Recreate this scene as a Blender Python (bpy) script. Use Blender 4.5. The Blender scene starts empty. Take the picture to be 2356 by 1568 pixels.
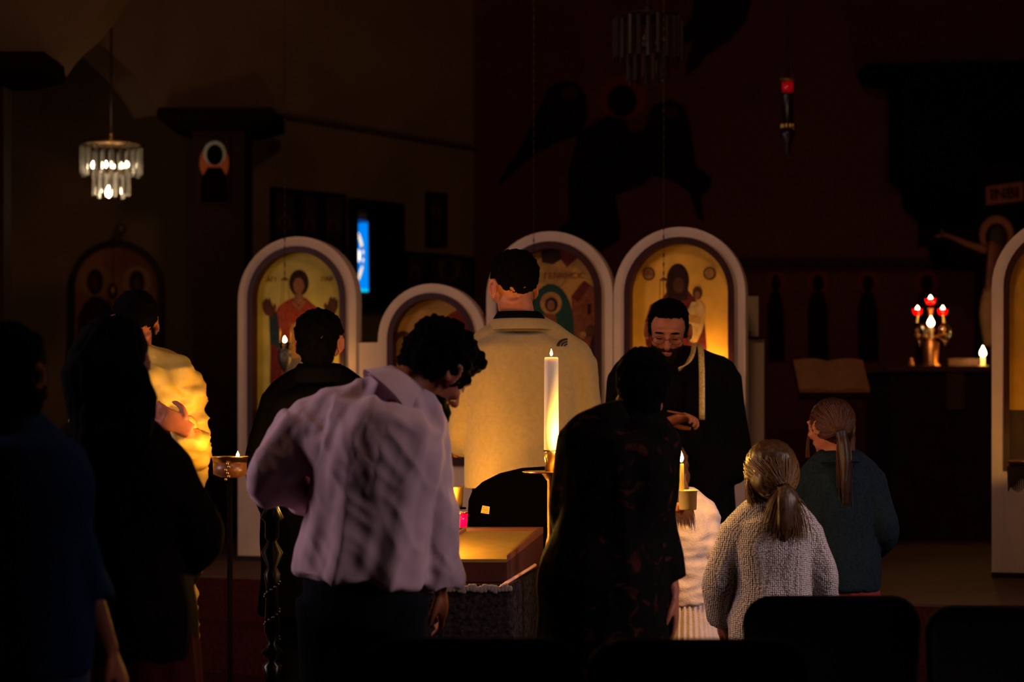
import bpy, math, random
from mathutils import Vector, Matrix, noise
random.seed(7)
V = Vector
PI = math.pi
# ------------------------------------------------------------------ camera, world, large lights, exposure
F = 4396.0          # focal length in pixels of the 2356 wide frame
CZ = 1.30           # camera height
HY = 939.0          # horizon row
sc = bpy.context.scene
COL = sc.collection
cam_d = bpy.data.cameras.new('camera')
cam_d.sensor_width = 36.0
cam_d.lens = 36.0 * F / 2356.0
cam_d.shift_y = (HY - 784.0) / 2356.0
cam_d.dof.use_dof = True
cam_d.dof.focus_distance = 6.4
cam_d.dof.aperture_fstop = 2.2
cam_d.dof.aperture_blades = 0
cam = bpy.data.objects.new('camera', cam_d)
cam.location = (0, 0, CZ)
cam.rotation_euler = (PI / 2, 0, 0)
COL.objects.link(cam)
sc.camera = cam
w = bpy.data.worlds.new('night'); sc.world = w; w.use_nodes = True
w.node_tree.nodes['Background'].inputs[0].default_value = (0.5, 0.3, 0.25, 1)
w.node_tree.nodes['Background'].inputs[1].default_value = 0.0
vs = sc.view_settings
vs.view_transform = 'Standard'; vs.look = 'None'; vs.exposure = 0.0; vs.gamma = 1.0; vs.use_curve_mapping = False

def area_light(name, loc, target, size, power, color, sy=None, spread=180):
    l = bpy.data.lights.new(name, 'AREA'); l.energy = power; l.color = color
    l.shape = 'RECTANGLE'; l.size = size; l.size_y = sy or size; l.spread = math.radians(spread)
    o = bpy.data.objects.new(name, l); o.location = loc
    o.rotation_euler = (V(target) - V(loc)).to_track_quat('-Z', 'Y').to_euler()
    COL.objects.link(o); return o
def point_light(name, loc, power, color=(1, .50, .085), r=.012):
    l = bpy.data.lights.new(name, 'POINT'); l.energy = power; l.color = color; l.shadow_soft_size = r
    o = bpy.data.objects.new(name, l); o.location = loc; COL.objects.link(o); return o
# added side fill aimed from made-up windows, and added overhead fill without a fixture
area_light('side_fill_left', (-4.35, 5.6, 2.3), (0, 6.2, 1.2), 1.3, 24, (1, .70, .75), 2.0, 105)
area_light('side_fill_right', (4.35, 4.1, 2.3), (1.15, 5.9, .55), 1.3, 15, (1, .74, .74), 2.0, 56)
area_light('overhead_fill', (0.2, 5.0, 4.5), (0.4, 9.0, 1.4), 0.5, 21, (1, .56, .34))

def P(x, y, d):                       # the point seen at photo pixel (x, y) at distance d along the view
    return V(((x - 1178.0) / F * d, d, CZ + (HY - y) / F * d))

# ------------------------------------------------------------------ materials
MATS = {}
def mat(name, col, rough=.6, metal=0., var=.0, vscale=20., bump=0., bscale=60., col2=None, spec=.5, emit=None, estr=0., trans=0., sss=0., sheen=0.):
    if name in MATS: return MATS[name]
    m = bpy.data.materials.new(name); m.use_nodes = True
    nt = m.node_tree; b = nt.nodes['Principled BSDF']
    b.inputs['Base Color'].default_value = (*col, 1)
    b.inputs['Roughness'].default_value = rough
    b.inputs['Metallic'].default_value = metal
    b.inputs['Specular IOR Level'].default_value = spec
    if trans: b.inputs['Transmission Weight'].default_value = trans
    if sss:
        b.inputs['Subsurface Weight'].default_value = sss
        b.inputs['Subsurface Radius'].default_value = (1, .5, .25); b.inputs['Subsurface Scale'].default_value = .02
    if sheen: b.inputs['Sheen Weight'].default_value = sheen
    if emit:
        b.inputs['Emission Color'].default_value = (*emit, 1); b.inputs['Emission Strength'].default_value = estr
    tc = nt.nodes.new('ShaderNodeTexCoord')
    if var or col2:
        n = nt.nodes.new('ShaderNodeTexNoise'); n.inputs['Scale'].default_value = vscale; n.inputs['Detail'].default_value = 6
        r = nt.nodes.new('ShaderNodeValToRGB')
        c2 = col2 or tuple(c * (1 - var) for c in col)
        r.color_ramp.elements[0].position = .35; r.color_ramp.elements[1].position = .65
        r.color_ramp.elements[0].color = (*c2, 1); r.color_ramp.elements[1].color = (*col, 1)
        nt.links.new(tc.outputs['Object'], n.inputs['Vector']); nt.links.new(n.outputs['Fac'], r.inputs[0])
        nt.links.new(r.outputs[0], b.inputs['Base Color'])
    if bump:
        n = nt.nodes.new('ShaderNodeTexNoise'); n.inputs['Scale'].default_value = bscale; n.inputs['Detail'].default_value = 8
        bp = nt.nodes.new('ShaderNodeBump'); bp.inputs['Strength'].default_value = bump; bp.inputs['Distance'].default_value = .01
        nt.links.new(tc.outputs['Object'], n.inputs['Vector']); nt.links.new(n.outputs['Fac'], bp.inputs['Height'])
        nt.links.new(bp.outputs[0], b.inputs['Normal'])
    MATS[name] = m; return m
def knit(name, col, dark, scale):      # loops of a knitted fabric
    m = bpy.data.materials.new(name); m.use_nodes = True; nt = m.node_tree; b = nt.nodes['Principled BSDF']
    b.inputs['Roughness'].default_value = .9; b.inputs['Specular IOR Level'].default_value = .1
    tc = nt.nodes.new('ShaderNodeTexCoord'); v = nt.nodes.new('ShaderNodeTexVoronoi'); v.inputs['Scale'].default_value = scale
    v.inputs['Randomness'].default_value = .35
    r = nt.nodes.new('ShaderNodeValToRGB'); r.color_ramp.elements[0].color = (*col, 1); r.color_ramp.elements[1].color = (*dark, 1)
    r.color_ramp.elements[0].position = .25; r.color_ramp.elements[1].position = .75
    bp = nt.nodes.new('ShaderNodeBump'); bp.inputs['Strength'].default_value = .9; bp.inputs['Distance'].default_value = .008; bp.invert = True
    nt.links.new(tc.outputs['Object'], v.inputs['Vector']); nt.links.new(v.outputs['Distance'], r.inputs[0])
    nt.links.new(r.outputs[0], b.inputs['Base Color']); nt.links.new(v.outputs['Distance'], bp.inputs['Height']); nt.links.new(bp.outputs[0], b.inputs['Normal'])
    return m
def emis(name, col, s):
    m = bpy.data.materials.new(name); m.use_nodes = True; nt = m.node_tree
    for n in list(nt.nodes): nt.nodes.remove(n)
    e = nt.nodes.new('ShaderNodeEmission'); e.inputs[0].default_value = (*col, 1); e.inputs[1].default_value = s
    o = nt.nodes.new('ShaderNodeOutputMaterial'); nt.links.new(e.outputs[0], o.inputs[0]); return m
def translucent(name, col, mixd=.3):
    m = bpy.data.materials.new(name); m.use_nodes = True; nt = m.node_tree
    for n in list(nt.nodes): nt.nodes.remove(n)
    t = nt.nodes.new('ShaderNodeBsdfTranslucent'); t.inputs[0].default_value = (*col, 1)
    d = nt.nodes.new('ShaderNodeBsdfGlossy'); d.inputs[0].default_value = (1, 1, 1, 1); d.inputs['Roughness'].default_value = .15
    x = nt.nodes.new('ShaderNodeMixShader'); x.inputs[0].default_value = mixd * .2
    o = nt.nodes.new('ShaderNodeOutputMaterial')
    nt.links.new(t.outputs[0], x.inputs[1]); nt.links.new(d.outputs[0], x.inputs[2]); nt.links.new(x.outputs[0], o.inputs[0]); return m
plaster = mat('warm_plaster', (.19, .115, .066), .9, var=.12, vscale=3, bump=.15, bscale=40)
plaster_baked = mat('plaster_baked_red_dim', (.090, .015, .008), .9, var=.2, vscale=3, bump=.15, bscale=40)  # same wall paint; dim reddish light and low bounce put into the colour
dark_wood = mat('dark_wood', (.022, .010, .006), .5, var=.5, vscale=8, bump=.1, spec=.2)
molding_m = mat('dark_molding', (.045, .008, .005), .45, var=.3, vscale=15, spec=.25)
white_paint = mat('cream_paint', (.66, .49, .38), .7, var=.08, vscale=12, bump=.06, bscale=120, spec=.2)
carpet_m = mat('dark_red_carpet', (.06, .012, .010), 1., var=.4, vscale=60, bump=.4, bscale=200, spec=.0)
floor_m = mat('solea_floor', (.10, .05, .03), .7, var=.25, vscale=9, spec=.1)
black_m = mat('black_fabric', (.0035, .003, .0035), .9, bump=.3, bscale=150, spec=.03)
blackhair = mat('black_hair', (.0022, .0016, .0016), .85, spec=.02)
skin_m = mat('skin', (.40, .13, .07), .55, var=.15, vscale=30, bump=.05, bscale=200, sss=.15, spec=.3)
brass = mat('brass', (.75, .48, .16), .28, metal=1., bump=.05, bscale=80)
dark_brass = mat('dull_brass', (.22, .12, .04), .42, metal=1., var=.4, vscale=30)
silver = mat('silver', (.22, .19, .17), .5, metal=1., var=.6, vscale=90)
wax = mat('ivory_wax', (.95, .85, .6), .5, sss=.35, spec=.3)
beeswax = mat('beeswax', (1., .68, .18), .5, sss=1., spec=.3)
glass_m = mat('clear_glass', (1, 1, 1), .03, trans=1.)
flame_m = emis('candle_flame', (1., .62, .20), 26.)
flame_far = emis('lamp_flame', (1., .68, .32), 30.)
bulb_m = emis('lit_bulb', (1., .80, .50), 30.)
wick_m = mat('wick', (.02, .015, .01), .9)
red_glass = translucent('red_glass', (.9, .01, .02))
magenta_glass = translucent('magenta_glass', (.85, .02, .35))
amber_glass = mat('amber_cup', (.28, .10, .03), .35, spec=.5, var=.4, vscale=40)

# ------------------------------------------------------------------ mesh builder
class MB:
    def __init__(s): s.v = []; s.f = []; s.m = []
    def add(s, vs_, fs, mi=0):
        o = len(s.v); s.v += [tuple(p) for p in vs_]; s.f += [tuple(i + o for i in f) for f in fs]; s.m += [mi] * len(fs); return s
    def box(s, c, sz, mi=0, rot=None):
        c = V(c); vs_ = []
        for x in (-.5, .5):
            for y in (-.5, .5):
                for z in (-.5, .5):
                    p = V((x * sz[0], y * sz[1], z * sz[2]))
                    if rot is not None: p = rot @ p
                    vs_.append(c + p)
        return s.add(vs_, [(0, 1, 3, 2), (4, 6, 7, 5), (0, 4, 5, 1), (2, 3, 7, 6), (0, 2, 6, 4), (1, 5, 7, 3)], mi)
    def prism(s, pts, ext, mi=0):       # polygon swept along a vector
        n = len(pts); e = V(ext); a = [V(p) for p in pts]
        return s.add(a + [p + e for p in a], [tuple(range(n))[::-1], tuple(range(n, 2 * n))] + [(i, (i + 1) % n, n + (i + 1) % n, n + i) for i in range(n)], mi)
    def rings(s, rs, mi=0, cap=True):
        n = len(rs[0]); vs_ = [p for r in rs for p in r]; fs = []
        for k in range(len(rs) - 1):
            for i in range(n):
                j = (i + 1) % n; fs.append((k * n + i, k * n + j, (k + 1) * n + j, (k + 1) * n + i))
        if cap: fs.append(tuple(range(n))[::-1]); fs.append(tuple((len(rs) - 1) * n + i for i in range(n)))
        return s.add(vs_, fs, mi)
    def lathe(s, c, prof, n=24, mi=0, cap=True):
        c = V(c)
        return s.rings([[c + V((math.cos(2 * PI * i / n) * r, math.sin(2 * PI * i / n) * r, z)) for i in range(n)] for r, z in prof], mi, cap)
    def tube(s, pts, rad, n=10, mi=0, side=None, sub=4, pw=2.0):
        pts = [V(p) for p in pts]
        if not isinstance(rad, list): rad = [rad] * len(pts)
        rad = [(r, r) if not isinstance(r, tuple) else r for r in rad]
        if sub > 1 and len(pts) > 2:
            q = []; rr = []
            for i in range(len(pts) - 1):
                p0 = pts[max(i - 1, 0)]; p1 = pts[i]; p2 = pts[i + 1]; p3 = pts[min(i + 2, len(pts) - 1)]
                for k in range(sub):
                    t = k / sub; t2 = t * t; t3 = t2 * t
                    q.append(.5 * ((2 * p1) + (p2 - p0) * t + (2 * p0 - 5 * p1 + 4 * p2 - p3) * t2 + (3 * p1 - p0 - 3 * p2 + p3) * t3))
                    u = t * t * (3 - 2 * t); rr.append(tuple(rad[i][j] * (1 - u) + rad[i + 1][j] * u for j in (0, 1)))
            q.append(pts[-1]); rr.append(rad[-1]); pts, rad = q, rr
        rs = []; prev = side
        for i, p in enumerate(pts):
            t = (pts[min(i + 1, len(pts) - 1)] - pts[max(i - 1, 0)]).normalized()
            if prev is None: prev = t.orthogonal()
            a = (V(prev) - t * V(prev).dot(t))
            a = a.normalized() if a.length > 1e-6 else t.orthogonal().normalized()
            b = t.cross(a)
            if side is None: prev = a
            ra, rb = rad[i]; ring = []
            for k in range(n):
                c_, s_ = math.cos(2 * PI * k / n), math.sin(2 * PI * k / n)
                ring.append(p + a * (ra * math.copysign(abs(c_) ** (2 / pw), c_)) + b * (rb * math.copysign(abs(s_) ** (2 / pw), s_)))
            rs.append(ring)
        return s.rings(rs, mi)
    def ell(s, c, r, R=None, nu=20, nv=12, mi=0):   # ellipsoid, R = (side, fwd, up) vectors
        c = V(c); R = R or (V((1, 0, 0)), V((0, 1, 0)), V((0, 0, 1))); rs = []
        for j in range(1, nv):
            th = PI * j / nv
            rs.append([c + R[0] * (r[0] * math.sin(th) * math.cos(2 * PI * i / nu)) + R[1] * (r[1] * math.sin(th) * math.sin(2 * PI * i / nu)) + R[2] * (-r[2] * math.cos(th)) for i in range(nu)])
        return s.rings(rs, mi)
    def build(s, name, mats, parent=None, smooth=False):
        me = bpy.data.meshes.new(name); me.from_pydata(s.v, [], s.f)
        if not isinstance(mats, (list, tuple)): mats = [mats]
        for m in mats: me.materials.append(m)
        for p, mi in zip(me.polygons, s.m): p.material_index = mi; p.use_smooth = smooth
        import bmesh
        bm = bmesh.new(); bm.from_mesh(me); bmesh.ops.recalc_face_normals(bm, faces=bm.faces); bm.to_mesh(me); bm.free()
        o = bpy.data.objects.new(name, me); COL.objects.link(o)
        if parent is not None: o.parent = parent; o.matrix_parent_inverse = parent.matrix_world.inverted()
        return o
def blend(mb, name, m, voxel=.008, it=4, parent=None, disp=None):   # one continuous surface out of overlapping volumes
    o = mb.build('tmp', m)
    r = o.modifiers.new('r', 'REMESH'); r.mode = 'VOXEL'; r.voxel_size = voxel
    if it:
        k = o.modifiers.new('s', 'SMOOTH'); k.factor = .5; k.iterations = it
    dg = bpy.context.evaluated_depsgraph_get(); dg.update()
    me = bpy.data.meshes.new_from_object(o.evaluated_get(dg)); old = o.data
    bpy.data.objects.remove(o); bpy.data.meshes.remove(old)
    me.name = name
    if not me.materials: me.materials.append(m)
    if disp:
        nr = [v.normal.copy() for v in me.vertices]
        for v, n_ in zip(me.vertices, nr): v.co = v.co + n_ * disp(v.co)
    for p in me.polygons: p.use_smooth = True
    o = bpy.data.objects.new(name, me); COL.objects.link(o)
    if parent is not None: o.parent = parent; o.matrix_parent_inverse = parent.matrix_world.inverted()
    return o
def to_mesh(o, name):                  # lettering or strands turned into plain mesh objects
    dg = bpy.context.evaluated_depsgraph_get(); dg.update(); me = bpy.data.meshes.new_from_object(o.evaluated_get(dg))
    n = bpy.data.objects.new(name, me); COL.objects.link(n); mw = o.matrix_world.copy(); par = o.parent; bpy.data.objects.remove(o)
    n.matrix_world = mw
    if par is not None: n.parent = par; n.matrix_parent_inverse = par.matrix_world.inverted()
    return n
def empty(name, loc, label, cat, group=None):
    o = bpy.data.objects.new(name, None); o.empty_display_size = .05; o.location = loc; COL.objects.link(o)
    o.matrix_world = Matrix.Translation(V(loc))
    return tag(o, label, cat, group)
def tag(o, label, cat, group=None):
    o['label'] = label; o['category'] = cat
    if group: o['group'] = group
    return o
def struct(o): o['kind'] = 'structure'; return o

# ------------------------------------------------------------------ the room
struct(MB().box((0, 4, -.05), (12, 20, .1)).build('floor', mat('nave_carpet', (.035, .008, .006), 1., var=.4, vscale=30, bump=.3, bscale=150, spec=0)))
struct(MB().box((0, 4, 5.45), (12, 20, .1)).build('ceiling', plaster_baked))
struct(MB().box((5.95, 4, 2.7), (.1, 20, 5.4)).build('wall_right', plaster_baked))
struct(MB().box((0, -5.95, 2.7), (12, .1, 5.4)).build('wall_behind', plaster_baked))
struct(MB().box((1.6, 13.05, 2.7), (8.6, .1, 5.4)).build('wall_back', plaster_baked))
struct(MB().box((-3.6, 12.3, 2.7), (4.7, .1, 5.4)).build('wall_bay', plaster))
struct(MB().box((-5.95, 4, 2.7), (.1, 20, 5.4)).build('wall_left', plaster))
# made-up windows with glowing panes, outside the frame, added to carry the side fill
added_pane = emis('added_pane_glow', (.8, .55, .62), .35)
for i, (x, y) in enumerate(((-4.6, 5.6), (4.6, 4.1))):
    fr = MB()
    for dz in (-1.05, 0, 1.05): fr.box((x, y, 2.3 + dz), (.08, 1.5, .06))
    for dy in (-.7, 0, .7): fr.box((x, y + dy, 2.3), (.08, .06, 2.1))
    wo = struct(fr.build('window_%d' % (i + 2), dark_wood))
    MB().box((x * 1.01, y, 2.3), (.01, 1.36, 2.06)).build('added_pane', added_pane, wo)
    sw = MB()
    sw.box((x * 1.02, y, .6), (.12, 5, 1.2)).box((x * 1.02, y, 4.4), (.12, 5, 2.0))
    sw.box((x * 1.02, y - 1.6, 2.3), (.12, 1.8, 2.2)).box((x * 1.02, y + 1.6, 2.3), (.12, 1.8, 2.2))
    struct(sw.build('wall_nave_' + ('left' if x < 0 else 'right'), plaster_baked))

# oblique wall beyond the side pillar: runs from the corner with the back wall towards the viewer's left
C0 = V((-.26, 13.0, 0)); WD = V((-.85, -1.0, 0)).normalized(); WN = V((-WD.y, WD.x, 0)); WN = WN if WN.y < 0 else -WN
def onwall(x, y, off=0.):              # photo pixel -> point on that wall
    r = V(((x - 1178) / F, 1, (HY - y) / F)); t = (C0 + WN * off).dot(WN) / r.dot(WN)
    return V((r.x * t, r.y * t, CZ + r.z * t))
cz_z = onwall(650, 265).z
def wl(x, z): p = onwall(x, 900); return V((p.x, p.y, z))
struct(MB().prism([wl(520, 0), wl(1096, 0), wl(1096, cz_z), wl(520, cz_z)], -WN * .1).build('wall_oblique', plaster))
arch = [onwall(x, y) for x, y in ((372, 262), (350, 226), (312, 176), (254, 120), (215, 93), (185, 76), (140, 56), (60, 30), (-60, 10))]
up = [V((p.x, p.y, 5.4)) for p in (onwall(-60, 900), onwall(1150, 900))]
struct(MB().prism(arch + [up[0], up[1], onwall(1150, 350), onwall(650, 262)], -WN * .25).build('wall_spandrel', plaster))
struct(MB().prism([onwall(640, 262, .0), onwall(1130, 345, 0), onwall(1130, 352, 0), onwall(640, 270, 0)], WN * .05).build('trim_cornice', mat('cornice_paint', (.07, .03, .02), .8)))
# nearer spandrel on the upper left with the arch springing from the near pillar
sp = [P(x, y, 9.2) for x, y in ((120, 151), (140, 122), (165, 96), (190, 76), (215, 50), (235, 24), (252, -4), (290, -60), (330, -140), (-260, -140), (-260, 120), (0, 128))]
struct(MB().prism(sp, (0, .3, 0)).build('wall_spandrel_near', plaster))
# pillars
def pillar(px, cap, d, ybase_z, label, dep=.35):
    (x0, x1), (cx0, cx1, cy0, cy1) = px, cap
    a = P(x0, 900, d); b = P(x1, 900, d); zt = P(0, cy1, d).z
    root = empty('pillar', ((a.x + b.x) / 2, d + dep / 2, ybase_z), label, 'pillar', None)
    MB().box(((a.x + b.x) / 2, d + dep / 2, (zt + ybase_z) / 2), (b.x - a.x, dep, zt - ybase_z)).build('shaft', mat('pillar_brown', (.030, .011, .007), .8, var=.3, vscale=6, spec=.1), root)
    c0 = P(cx0, cy0, d); c1 = P(cx1, cy1, d)
    m = MB()
    w_ = c1.x - c0.x; xc = (c0.x + c1.x) / 2
    m.rings([[V((xc + sx * w_ * k / 2, d + dep / 2 + sy * (dep / 2 + ov), z)) for sx, sy in ((-1, -1), (1, -1), (1, 1), (-1, 1))]
             for k, ov, z in ((.62, .01, c1.z - .05), (.97, .12, c1.z), (1, .14, c1.z + .02), (.98, .13, c0.z))])
    m.build('capital', mat('capital_dark', (.012, .006, .004), 1., spec=0), root)
    return root
pil = pillar((443, 562), (370, 636, 255, 281), 10.9, 0, 'brown square pillar with flat capital and small icon, behind the left arched icon')
pillar((-150, 8), (-200, 120, 130, 172), 9.0, 0, 'dark pillar with wide capital cut by the left edge of the photo', .14)
# dark pier above the crucifix
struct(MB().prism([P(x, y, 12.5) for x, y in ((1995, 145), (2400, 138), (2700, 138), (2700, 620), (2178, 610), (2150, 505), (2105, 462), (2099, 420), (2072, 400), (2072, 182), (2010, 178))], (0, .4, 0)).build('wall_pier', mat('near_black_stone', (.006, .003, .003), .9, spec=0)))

# ------------------------------------------------------------------ icon screen plane
Q0 = V((-1.025, 9.2, 0)); QU = V((3.396, -.94, 0)).normalized(); QN = V((QU.y, -QU.x, 0)); QN = QN if QN.y < 0 else -QN
def scr(x, y, off=0.):
    q = Q0 + QN * off
    r = V(((x - 1178) / F, 1, (HY - y) / F)); t = q.dot(QN) / r.dot(QN)
    return V((r.x * t, r.y * t, CZ + r.z * t))
ZB = scr(688, 1290).z
def su(p): return (V((p.x, p.y, 0)) - Q0).dot(QU)
def sp3(u, z, off=0.): p = Q0 + QU * u + QN * off; return V((p.x, p.y, z))
# solea platform
e0 = P(300, 1325, 1); e0 = V((e0.x * 8.6, 8.6, 0)); 
def edge_pt(x, y):
    t = (CZ - ZB) / ((y - HY) / F); return V(((x - 1178) / F * t, t, ZB))
ea, eb = edge_pt(560, 1326), edge_pt(2320, 1396); dirv = (eb - ea).normalized()
fa, fb = ea - dirv * 4, eb + dirv * 4
sol = [V((fa.x, fa.y, 0)), V((fb.x, fb.y, 0)), V((5.9, 12.95, 0)), V((-5.8, 12.95, 0))]
m = MB().prism(sol, (0, 0, ZB))
struct(m.build('floor_solea', floor_m))
struct(MB().prism([V((fa.x, fa.y - .012, 0)), V((fb.x, fb.y - .012, 0)), V((fb.x, fb.y - .002, 0)), V((fa.x, fa.y - .002, 0))], (0, 0, ZB - .01)).build('trim_solea_riser', carpet_m))
st = MB()
nrm = V((dirv.y, -dirv.x, 0)); nrm = nrm if nrm.y < 0 else -nrm
for k, h in ((.28, ZB * .66), (.56, ZB * .33)):
    a = V((fa.x, fa.y, 0)) ; b = V((fb.x, fb.y, 0))
    a = ea * 1; a.z = 0; a = a - dirv * 3; b = V((eb.x, eb.y, 0)) + dirv * 3
    st.prism([a + nrm * k, b + nrm * k, b + nrm * (k - .27), a + nrm * (k - .27)], (0, 0, h))
struct(st.build('floor_steps', carpet_m))

gold_y = mat('icon_gold_olive', (.50, .40, .075), .55, var=.25, vscale=9, spec=.25)
gold_o = mat('icon_gold_amber', (.80, .42, .05), .55, var=.22, vscale=9, spec=.25)
gold_b = mat('icon_gold_brown', (.50, .25, .05), .6, var=.3, vscale=9, spec=.2)
paint = {k: mat('paint_' + k, c, .7, var=.35, vscale=40, spec=.15) for k, c in dict(
    red=(.28, .035, .015), dark=(.03, .008, .006), skin=(.24, .10, .05), teal=(.015, .05, .038), blue=(.02, .035, .05), brown=(.09, .03, .015),
    cream=(.55, .34, .12), rust=(.22, .06, .02), ochre=(.40, .20, .05), grey=(.16, .12, .10), maroon=(.13, .015, .012)).items()}
PK = list(paint); 
def px_arch(xl, xr, yt, zb, n=24, off=0.):
    ul, ur = su(scr(xl, HY)), su(scr(xr, HY)); r = (ur - ul) / 2; uc = (ul + ur) / 2; zt = scr((xl + xr) / 2, yt).z
    pts = [sp3(ul, zb, off)] + [sp3(uc - r * math.cos(PI * i / n), zt - r + r * math.sin(PI * i / n), off) for i in range(n + 1)] + [sp3(ur, zb, off)]
    return pts
def arch_band(mb, a, b, off0, off1, zb=None, mi=0):   # solid band between two arch outlines
    A0 = [p + QN * off0 for p in a]; B0 = [p + QN * off0 for p in b]; A1 = [p + QN * off1 for p in a]; B1 = [p + QN * off1 for p in b]
    n = len(a); rings = [[A0[i], A1[i], B1[i], B0[i]] for i in range(n)]
    mb.rings(rings, mi)
FIGS = []
def ell2(cx, cy, rx, ry, n=20, rot=0.):
    c, s = math.cos(rot), math.sin(rot)
    return [(cx + rx * math.cos(2 * PI * i / n) * c - ry * math.sin(2 * PI * i / n) * s, cy + rx * math.cos(2 * PI * i / n) * s + ry * math.sin(2 * PI * i / n) * c) for i in range(n)]
def paint_poly(mb, pts, key, lay, proj, off, nrm_):
    q = [proj(x, y) for x, y in pts]
    mb.prism([p + nrm_ * off for p in q], nrm_ * (.0006 + lay * .0006), PK.index(key))
ICON_ZB = 1.29; MOLD_ZB = 1.03
def panel(name, outer, frame_w, mold_w, gold, figs, label, texts=(), frame_out=True, low=None):
    xl, xr, yt = outer
    root = empty(name, sp3((su(scr(xl, HY)) + su(scr(xr, HY))) / 2, ZB), label, 'icon panel', 'arched panels of the icon screen')
    zb = ZB
    a = px_arch(xl, xr, yt, zb); a2 = px_arch(xl + frame_w, xr - frame_w, yt + frame_w * .93, MOLD_ZB)
    a2z = px_arch(xl + frame_w, xr - frame_w, yt + frame_w * .93, zb)
    body = MB(); arch_band(body, a, a2z, -.05, .03)
    body.prism([a2z[0] - QN * .05, a2z[-1] - QN * .05, a2[-1] - QN * .05, a2[0] - QN * .05], QN * .079)
    body.build('surround', white_paint, root)
    g = px_arch(xl + frame_w + mold_w, xr - frame_w - mold_w, yt + frame_w * .93 + mold_w * 1.1, MOLD_ZB + .05)
    g0 = px_arch(xl + frame_w + mold_w, xr - frame_w - mold_w, yt + frame_w * .93 + mold_w * 1.1, MOLD_ZB)
    mo = MB(); arch_band(mo, a2, g0, -.03, .045)
    mo.prism([g0[0] - QN * .03, g0[-1] - QN * .03, g[-1] - QN * .03, g[0] - QN * .03], QN * .072)
    mo.build('molding', molding_m, root)
    lp = MB(); u0, u1 = su(g[0]), su(g[-1])
    lp.prism([sp3(u0, MOLD_ZB + .05, -.02), sp3(u1, MOLD_ZB + .05, -.02), sp3(u1, ICON_ZB, -.02), sp3(u0, ICON_ZB, -.02)], QN * .012)
    lp.build('lower_board', mat('dark_board', (.05, .02, .012), .7, var=.3), root)
    ic = MB(); gi = [V((p.x, p.y, max(p.z, ICON_ZB))) for p in g]
    ic.prism([p - QN * .03 for p in gi], QN * .012, len(PK))
    for k, (pts, key) in enumerate(figs):
        paint_poly(ic, pts, key, k, scr, -.018, QN)
    io = ic.build('icon_painting', [paint[k] for k in PK] + [gold], root)
    for (tx, ty, h, s_) in texts:
        c = bpy.data.curves.new('lettering', 'FONT'); c.body = s_; c.size = h / F * 9; c.align_x = 'CENTER'; c.align_y = 'CENTER'; c.extrude = .0008
        c.materials.append(paint['rust'])
        t = bpy.data.objects.new('lettering', c); COL.objects.link(t); p = scr(tx, ty) - QN * .012
        t.matrix_world = Matrix.Translation(p) @ Matrix(((QU.x, 0, QN.x), (QU.y, 0, QN.y), (0, 1, 0))).to_4x4()
        t.parent = io; to_mesh(t, 'lettering')
    bs = MB(); ua, ub = su(scr(xl, HY)), su(scr(xr, HY))
    bs.prism([sp3(ua, ZB, .03), sp3(ub, ZB, .03), sp3(ub, ZB, .045), sp3(ua, ZB, .045)], (0, 0, .001 + .022))
    bs.build('base_strip', dark_wood, root)
    return root
def hand2(cx, cy, s, flip=1):
    b = [(0, 22), (-10, 18), (-16, 4), (-17, -12), (-12, -16), (-8, -22), (-4, -14), (-1, -22), (3, -12), (8, 2), (12, -8), (15, -2), (12, 12), (8, 24)]
    return [(cx + flip * x * s, cy + y * s) for x, y in b]
# 1 saint with raised hands
f1 = [([(657, 690), (672, 684), (700, 684), (718, 700), (735, 712), (745, 735), (740, 800), (735, 900), (725, 935), (640, 935), (620, 860), (622, 780), (624, 725), (640, 702)], 'red'),
      ([(616, 722), (634, 716), (640, 760), (646, 800), (642, 860), (634, 900), (622, 870), (618, 780)], 'blue'),
      ([(732, 716), (752, 722), (752, 800), (744, 880), (732, 880)], 'blue'),
      ([(620, 790), (640, 800), (646, 880), (634, 940), (618, 880)], 'maroon'),
      ([(668, 745), (690, 735), (705, 760), (706, 850), (700, 920), (664, 920), (655, 850)], 'ochre'),
      ([(655, 825), (690, 822), (700, 930), (650, 930)], 'grey'),
      ([(672, 690), (685, 705), (698, 688), (702, 692), (686, 716), (667, 696)], 'skin'),
      (ell2(685, 650, 22, 30), 'dark'), (ell2(685, 657, 13, 19), 'skin'),
      ([(677, 675), (693, 675), (696, 690), (685, 700), (674, 690)], 'skin'),
      (hand2(618, 706, .95, 1), 'brown'), (hand2(757, 704, .95, -1), 'brown')]
panel('icon_panel', (553, 824, 545), 24, 12, gold_y, f1, 'arched icon of a red-robed saint with both hands raised, on the left', [(622, 643, 16, 'ΑΓΙ'), (750, 642, 15, 'ΠΑΡ')])
# low royal door arch
f2 = [(ell2(1070, 765, 62, 56), 'red'), (ell2(1060, 850, 100, 60), 'rust'), (ell2(925, 800, 26, 40), 'brown'), (ell2(926, 806, 19, 33), 'ochre'),
      ([(968, 738), (971, 738), (971, 760), (968, 760)], 'dark'), ([(960, 745), (979, 745), (979, 748), (960, 748)], 'dark')]
panel('royal_door_panel', (874, 1121, 653), 23, 13, gold_b, f2, 'lower arched doorway panel with a round red painted shape, behind the bent man')
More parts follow.
